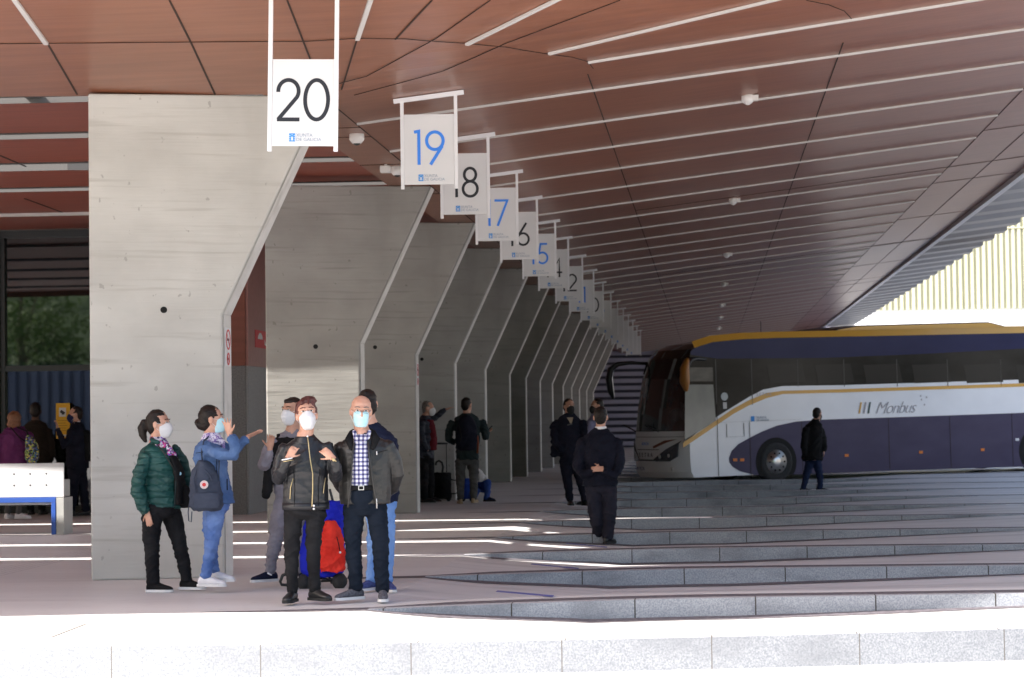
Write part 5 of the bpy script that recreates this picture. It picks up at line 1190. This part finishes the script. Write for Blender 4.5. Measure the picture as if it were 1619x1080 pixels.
# 14 woman in purple by the glass
J = dict(head=(22,664), face=170, torso=175, hsize=1.05,
  trunk=[(24,745,0,.26,.19),(24,725,0,.25,.18),(24,705,0,.235,.17),(23,688,0,.24,.16),(23,679,0,.19,.12),(22,673,0,.08,.08)],
  armA=[(3,690,0,.075),(-3,705,0,.07),(-5,722,0,.065),(0,735,.05,.05)], armB=[(43,688,0,.075),(50,702,0,.07),(51,716,.05,.065),(45,728,.15,.05)],
  legA=[(14,745,0,.09),(14,770,0,.075),(13,792,0,.058),(12,812,0,.05)], legB=[(32,745,0,.09),(31,770,0,.075),(30,792,0,.058),(30,812,0,.05)],
  hip=(24,746,0,.19,.14), toeA=160, toeB=100, shoe=.27, pants=M_GREYT, top=('purple_coat', M_PURPLE), topd=.012, shoes=(M_SHOEW, M_SOLEW), hair=(M_HAIRA, [('e',(0,-.015,.03),(.098,.105,.10)),('e',(0,-.03,-.06),(.105,.085,.075))]))
r14, Q, H, lat, fwd, TR, cl = person('auburn haired woman in a purple coat seen from behind near the glass wall', (25,822), J, vox=.014, face=False)
b14 = thing_at('shoulder_bag', (25,822), 'flowered shoulder bag on the arm of the woman in purple', 'bag')
m_ = MB(); m_.rings([[Q(x,y,-.20)+Vector((cos(a)*w_, sin(a)*.07, 0)) for a in [2*pi*j/14 for j in range(14)]] for x,y,w_ in ((54,733,.07),(54,724,.12),(54,705,.11),(50,692,.07),(48,688,.03))]); m_.build('bag_body', M_FLOWER, b14, True, remesh=.012, disp=.008)
m_ = MB(); m_.tube([Q(48,690,-.2),Q(45,682,-.19),Q(30,676,-.17)], .014, 6); m_.tube([Q(20,676,-.19),Q(34,692,-.2),Q(47,700,-.2)], .010, 6); m_.build('strap', M_BLACK, b14, True)

# 15 man in the navy suit, 16 dark stand-in for a reflected silhouette
J = dict(head=(118,656), face=-80, torso=-78, hsize=1.05,
  trunk=[(122,740,0,.20,.19),(122,715,0,.20,.19),(121,695,0,.21,.19),(121,680,0,.21,.16),(121,672,0,.15,.11),(120,667,0,.075,.075)],
  armA=[(118,682,-.2,.07),(112,698,-.24,.065),(106,706,-.25,.06),(100,690,-.26,.05),(95,676,-.26,.04)], handA=dict(d=(-.2,-.1,1), n=(1,0,0), curl=.4), armB=[(126,682,.2,.07),(134,700,.2,.065),(140,716,.2,.06),(136,728,.1,.05)],
  legA=[(117,742,-.07,.105),(117,765,-.07,.09),(117,787,-.07,.075),(113,808,-.07,.065)], legB=[(126,742,.07,.105),(129,765,.07,.09),(132,787,.07,.075),(134,808,.07,.065)],
  hip=(122,744,0,.18,.16), toeA=-75, toeB=-60, shoe=.30, pants=M_DNAVY, top=('suit_jacket', M_DNAVY), shoes=(M_SHOEK, M_SOLEK), mask=(cloth('navy_mask', (.012,.015,.05)),'cup'), hair=(M_HAIRD, SHORT))
r15, Q, H, lat, fwd, TR, cl = person('man in navy suit facing left beside the yellow notice on the glass', (120,818), J, vox=.014, face=False, skin=M_SKIN2)
cl('shirt_collar', M_WHITE, lambda m_: m_.tube([Q(113,674,-.03),Q(119,670,-.08),Q(125,668,-.03)],[.03,.03,.03],8), disp=0)
b15 = thing_at('backpack', (120,818), 'black backpack on the back of the man in navy suit', 'backpack')
m_ = MB(); m_.rings([[Q(x,y,0)+Vector((cos(a)*w_, sin(a)*.15, 0)) for a in [2*pi*j/14 for j in range(14)]] for x,y,w_ in ((139,728,.06),(140,715,.10),(139,695,.10),(134,680,.05))]); m_.build('bag_body', M_BLACK, b15, True, remesh=.012)
J = dict(head=(55,650), face=185, torso=180, hsize=1.08,
  trunk=[(57,745,0,.22,.15),(57,720,0,.23,.16),(57,700,0,.24,.16),(56,682,0,.25,.14),(56,670,0,.18,.11),(55,664,0,.08,.08)],
  armA=[(38,682,0,.075),(34,700,0,.07),(34,720,.03,.062),(42,735,.1,.05)], armB=[(75,682,0,.075),(80,700,0,.07),(81,720,.03,.062),(74,735,.1,.05)],
  legA=[(48,745,0,.11),(48,768,0,.09),(48,788,0,.075),(48,806,0,.065)], legB=[(66,745,0,.11),(66,768,0,.09),(66,788,0,.075),(66,806,0,.065)],
  hip=(57,746,0,.2,.14), toeA=180, toeB=170, shoe=.30, pants=M_BLACK, top=('dark_jacket', M_BROWNK), shoes=(M_SHOEK, M_SOLEK), hair=(M_HAIRD, CAP))  # clothes of the stand-in figure
person('person in dark brown clothes between the purple woman and the yellow notice', (57,815), J, vox=.015, face=False, skin=cloth('skin_shadowed', (.10,.06,.045)))  # figure added for a dark reflected silhouette, skin darkened as shade

# shopping trolley with the red bag
tr = thing_at('shopping_trolley', (510,930), 'blue wheeled shopping trolley standing behind the leather jacket woman', 'trolley')
P0 = G(510,930); s_ = FPX/((P0-CAMP).dot(CF))
def Qt(px, py, dy=0.0): return Vector(((px-510)/s_, dy, (930-py)/s_))
M_TRB = cloth('trolley_blue', (.012,.018,.40), (.02,.03,.50), .7)
m_ = MB(); m_.rings([[Qt(x,y,.02)+Vector((cos(a)*w_*(1-.1*abs(sin(2*a))), sin(a)*.13, 0)) for a in [2*pi*j/18 for j in range(18)]] for x,y,w_ in ((508,912,.15),(508,905,.20),(510,870,.21),(514,830,.20),(518,800,.16),(522,793,.12))]); m_.build('bag_body', M_TRB, tr, True, remesh=.011, disp=.010)
m_ = MB(); m_.tube([Qt(540,880,.15),Qt(528,800,.1),Qt(522,775,.08)], .012, 8); m_.tube([Qt(500,915,.1),Qt(530,918,.05),Qt(512,915,-.1)], .012, 8); m_.tube([Qt(520,910,.0),Qt(524,922,.0),Qt(538,918,.0)], .012, 8)
m_.tube([Qt(448,908,-.05),Qt(444,918,-.05),Qt(446,923,-.05),Qt(458,924,-.05)], .014, 8); m_.tube([Qt(448,908,-.05),Qt(470,903,-.02)], .014, 8); m_.tube([Qt(455,921,0),Qt(538,918,0)], .010, 8); m_.build('frame', M_BLACKM, tr, True)
for x, y in ((482,920),(537,919),(495,922)):
    m_ = MB(); c_ = Qt(x,y,-.02); wa = radians(35); ax = Vector((cos(wa),-sin(wa),0)); m_.tube([c_-ax*.022, c_+ax*.022], .075, 22, flat=(0,0,1)); w_ = m_.build('wheel', M_RUB, tr, True)
    m_ = MB(); m_.tube([c_-ax*.026, c_+ax*.026], .035, 16, flat=(0,0,1)); m_.build('hub', M_GREYP, w_, True)
rb = thing_at('red_bag', (510,930), 'bright red cloth bag hanging on the blue shopping trolley', 'bag')
M_REDC = cloth('red_cloth', (.62,.030,.020), (.72,.05,.035), .75, .012, (9,9,9))
m_ = MB(); m_.rings([[Qt(x,y,-.13)+Vector((cos(a)*w_, sin(a)*.05, 0)) for a in [2*pi*j/22 for j in range(22)]] for x,y,w_ in ((527,903,.10),(528,899,.118),(528,880,.125),(528,855,.112),(527,835,.085),(524,823,.05))])
m_.ell(Qt(531,841,-.18), (.035,.025,.045)); m_.tube([Qt(510,905,-.13),Qt(513,880,-.13)], [.012,.02], 8); m_.build('bag_body', M_REDC, rb, True, remesh=.009, disp=.012, dscale=9)
m_ = MB(); m_.tube([Qt(536,848,-.20),Qt(539,860,-.2),Qt(541,872,-.2)], .005, 6); m_.build('cord', M_BLACK, rb, True)
m_ = MB(); m_.ell(Qt(541,872,-.2), (.011,.008,.011)); m_.build('toggle', M_WHITE, rb, True)
# ---------------------------------------------------------------- beyond the station
M_YG = mat('yellow_ribbed_cladding', (.43,.425,.30), .6, (.48,.475,.35), (.3,.3,.1), 4)
yb = empty('ribbed_building', (8, 150, 0), 0, 'pale yellow building with vertical ribbed cladding over a white base, behind the coach', 'building')
b = MB(); b.box((-6, 0, 0), (75, 12, 8.3)); b.build('white_base', mat('white_render', (.72,.73,.74), .7, (.66,.67,.68), (.2,.2,.5), 5), yb)
b = MB(); x = -6
while x < 70:
    b.box((x, -.16, 8.3), (x+.19, 0, 26)); x += .38
b.box((-6, 0, 8.3), (75, 12, 26))
for z in (13.5, 19): b.box((-6, -.2, z), (75, 0, z+.08))
b.build('ribbed_cladding', M_YG, yb)
M_BC = mat('blue_grey_cladding', (.36,.35,.46), .5, (.42,.41,.52), (.5,.5,3), 4)
bb = empty('slatted_wall', (-9.5, 118, 0), 0, 'blue grey horizontally slatted wall at the far end of the platform', 'wall')
b = MB(); b.box((0, .4, 0), (17, 1, 6)); b.build('wall_core', mat('slat_shadow', (.09,.09,.13), .7), bb)
b = MB(); z = .1
while z < 5.9: b.box((0, 0, z), (17, .36, z+.21)); z += .36
b.build('slats', M_BC, bb)
b = MB(); b.box((6.9, -.3, 3.1), (8.3, -.02, 5.9)); b.build('blue_panel', mat('teal_panel', (.10,.22,.28), .4), bb)
ro = empty('low_building', (40, 20, 0), 0, 'long grey building standing across the yard to the right, outside the roof', 'building')  # unseen block added to limit the sky light from the open side
b = MB(); b.box((0, 0, -.2), (12, 125, 13)); b.build('wall', mat('warm_grey_render', (.22,.21,.20), .8, (.28,.27,.26), (.3,.3,.6), 5), ro)  # wall and render of the added unseen block
b = MB()
for k in range(14):
    for z in (2, 6.5): b.box((-.06, 5+8.5*k, z), (0, 10+8.5*k, z+2.2))
b.build('window', M_GLASS, ro)  # windows of the added unseen block
# what the dark glass reflects: a wooded hill, a tree and a blue-grey hall behind the viewer
hl = MB(); n1, n2 = 40, 14
def hz(x, y): return -.3 + max(0, (-70-y))*.48 + 5*noise.noise(Vector((x*.03, y*.03, 0)))*min(1, max(0, (-70-y)/20))
hp = [[(-160+8*i, -70-8*j, hz(-160+8*i, -70-8*j)) for i in range(n1)] for j in range(n2)]
for j in range(n2-1):
    for i in range(n1-1): hl.quad(hp[j][i], hp[j][i+1], hp[j+1][i+1], hp[j+1][i])
tag(hl.build('hill', mat('wooded_hill', (.025,.06,.02), .9, (.06,.12,.03), (.12,.12,.3), 9, 1.0, (.4,.4,.4)), None), kind='structure')
M_LEAF = mat('leaves', (.07,.16,.02), .6, (.17,.30,.04), (.8,.8,.8), 4); M_BARK = mat('bark', (.10,.075,.05), .9, (.16,.12,.08), (6,6,1.5), 4)
def tree(x, y, h, r, lab):
    t = empty('leafy_tree', (x, y, -.25), 0, lab, 'tree', 'trees behind the viewer')
    q = MB(); q.tube([(0,0,0),(.1,.05,h*.3),(0,0,h*.6),(.1,0,h*.85)], [.32,.25,.16,.05], 9)
    cl = []
    rnd = random.Random(int(x*7+y))
    for k in range(26):
        a = rnd.uniform(0, 2*pi); zz = rnd.uniform(.22, 1.0); rr = r*(1.05-abs(zz-.5)*1.3)*rnd.uniform(.3,1)
        c_ = Vector((rr*cos(a), rr*sin(a), h*zz)); cl.append((c_, rnd.uniform(.7,1.3)*r*.32))
        if k < 10: q.tube([(0,0,h*.25*(1+zz)), tuple(c_)], [.10,.03], 6)
    q.build('trunk', M_BARK, t, True)
    f_ = MB()
    for c_, cr in cl:
        for k in range(150):
            d_ = Vector((rnd.gauss(0,1), rnd.gauss(0,1), rnd.gauss(0,1))).normalized()*cr*rnd.uniform(.5,1.05); p = c_+d_
            u_ = Vector((rnd.gauss(0,1), rnd.gauss(0,1), rnd.gauss(0,1))).normalized()*.16; v_ = u_.orthogonal().normalized()*.12
            f_.quad(p-u_, p+v_, p+u_, p-v_)
    f_.build('crown', M_LEAF, t)
tree(-39.5, -50, 12.5, 4.6, 'tall leafy green tree reflected at the right of the station glass')
tree(-52, -58, 9, 4.5, 'rounder green tree behind the viewer, left of the tallest tree')
tree(-30, -58, 13, 5.0, 'broad green tree behind the viewer, right of the tallest tree')
lh = empty('low_hall', (-70, -42, -.25), 0, 'low hall with blue grey corrugated wall behind the viewer, reflected in the glass', 'building')
b = MB(); x = 0
while x < 60: b.box((x, 0, 0), (x+.35, .3, 5.0)); x += .6
b.box((0,-8,0),(60,0,5.0)); b.build('corrugated_wall', mat('blue_corrugated', (.10,.14,.24), .5, (.14,.18,.28), (.3,.3,.3), 4), lh)
flush()
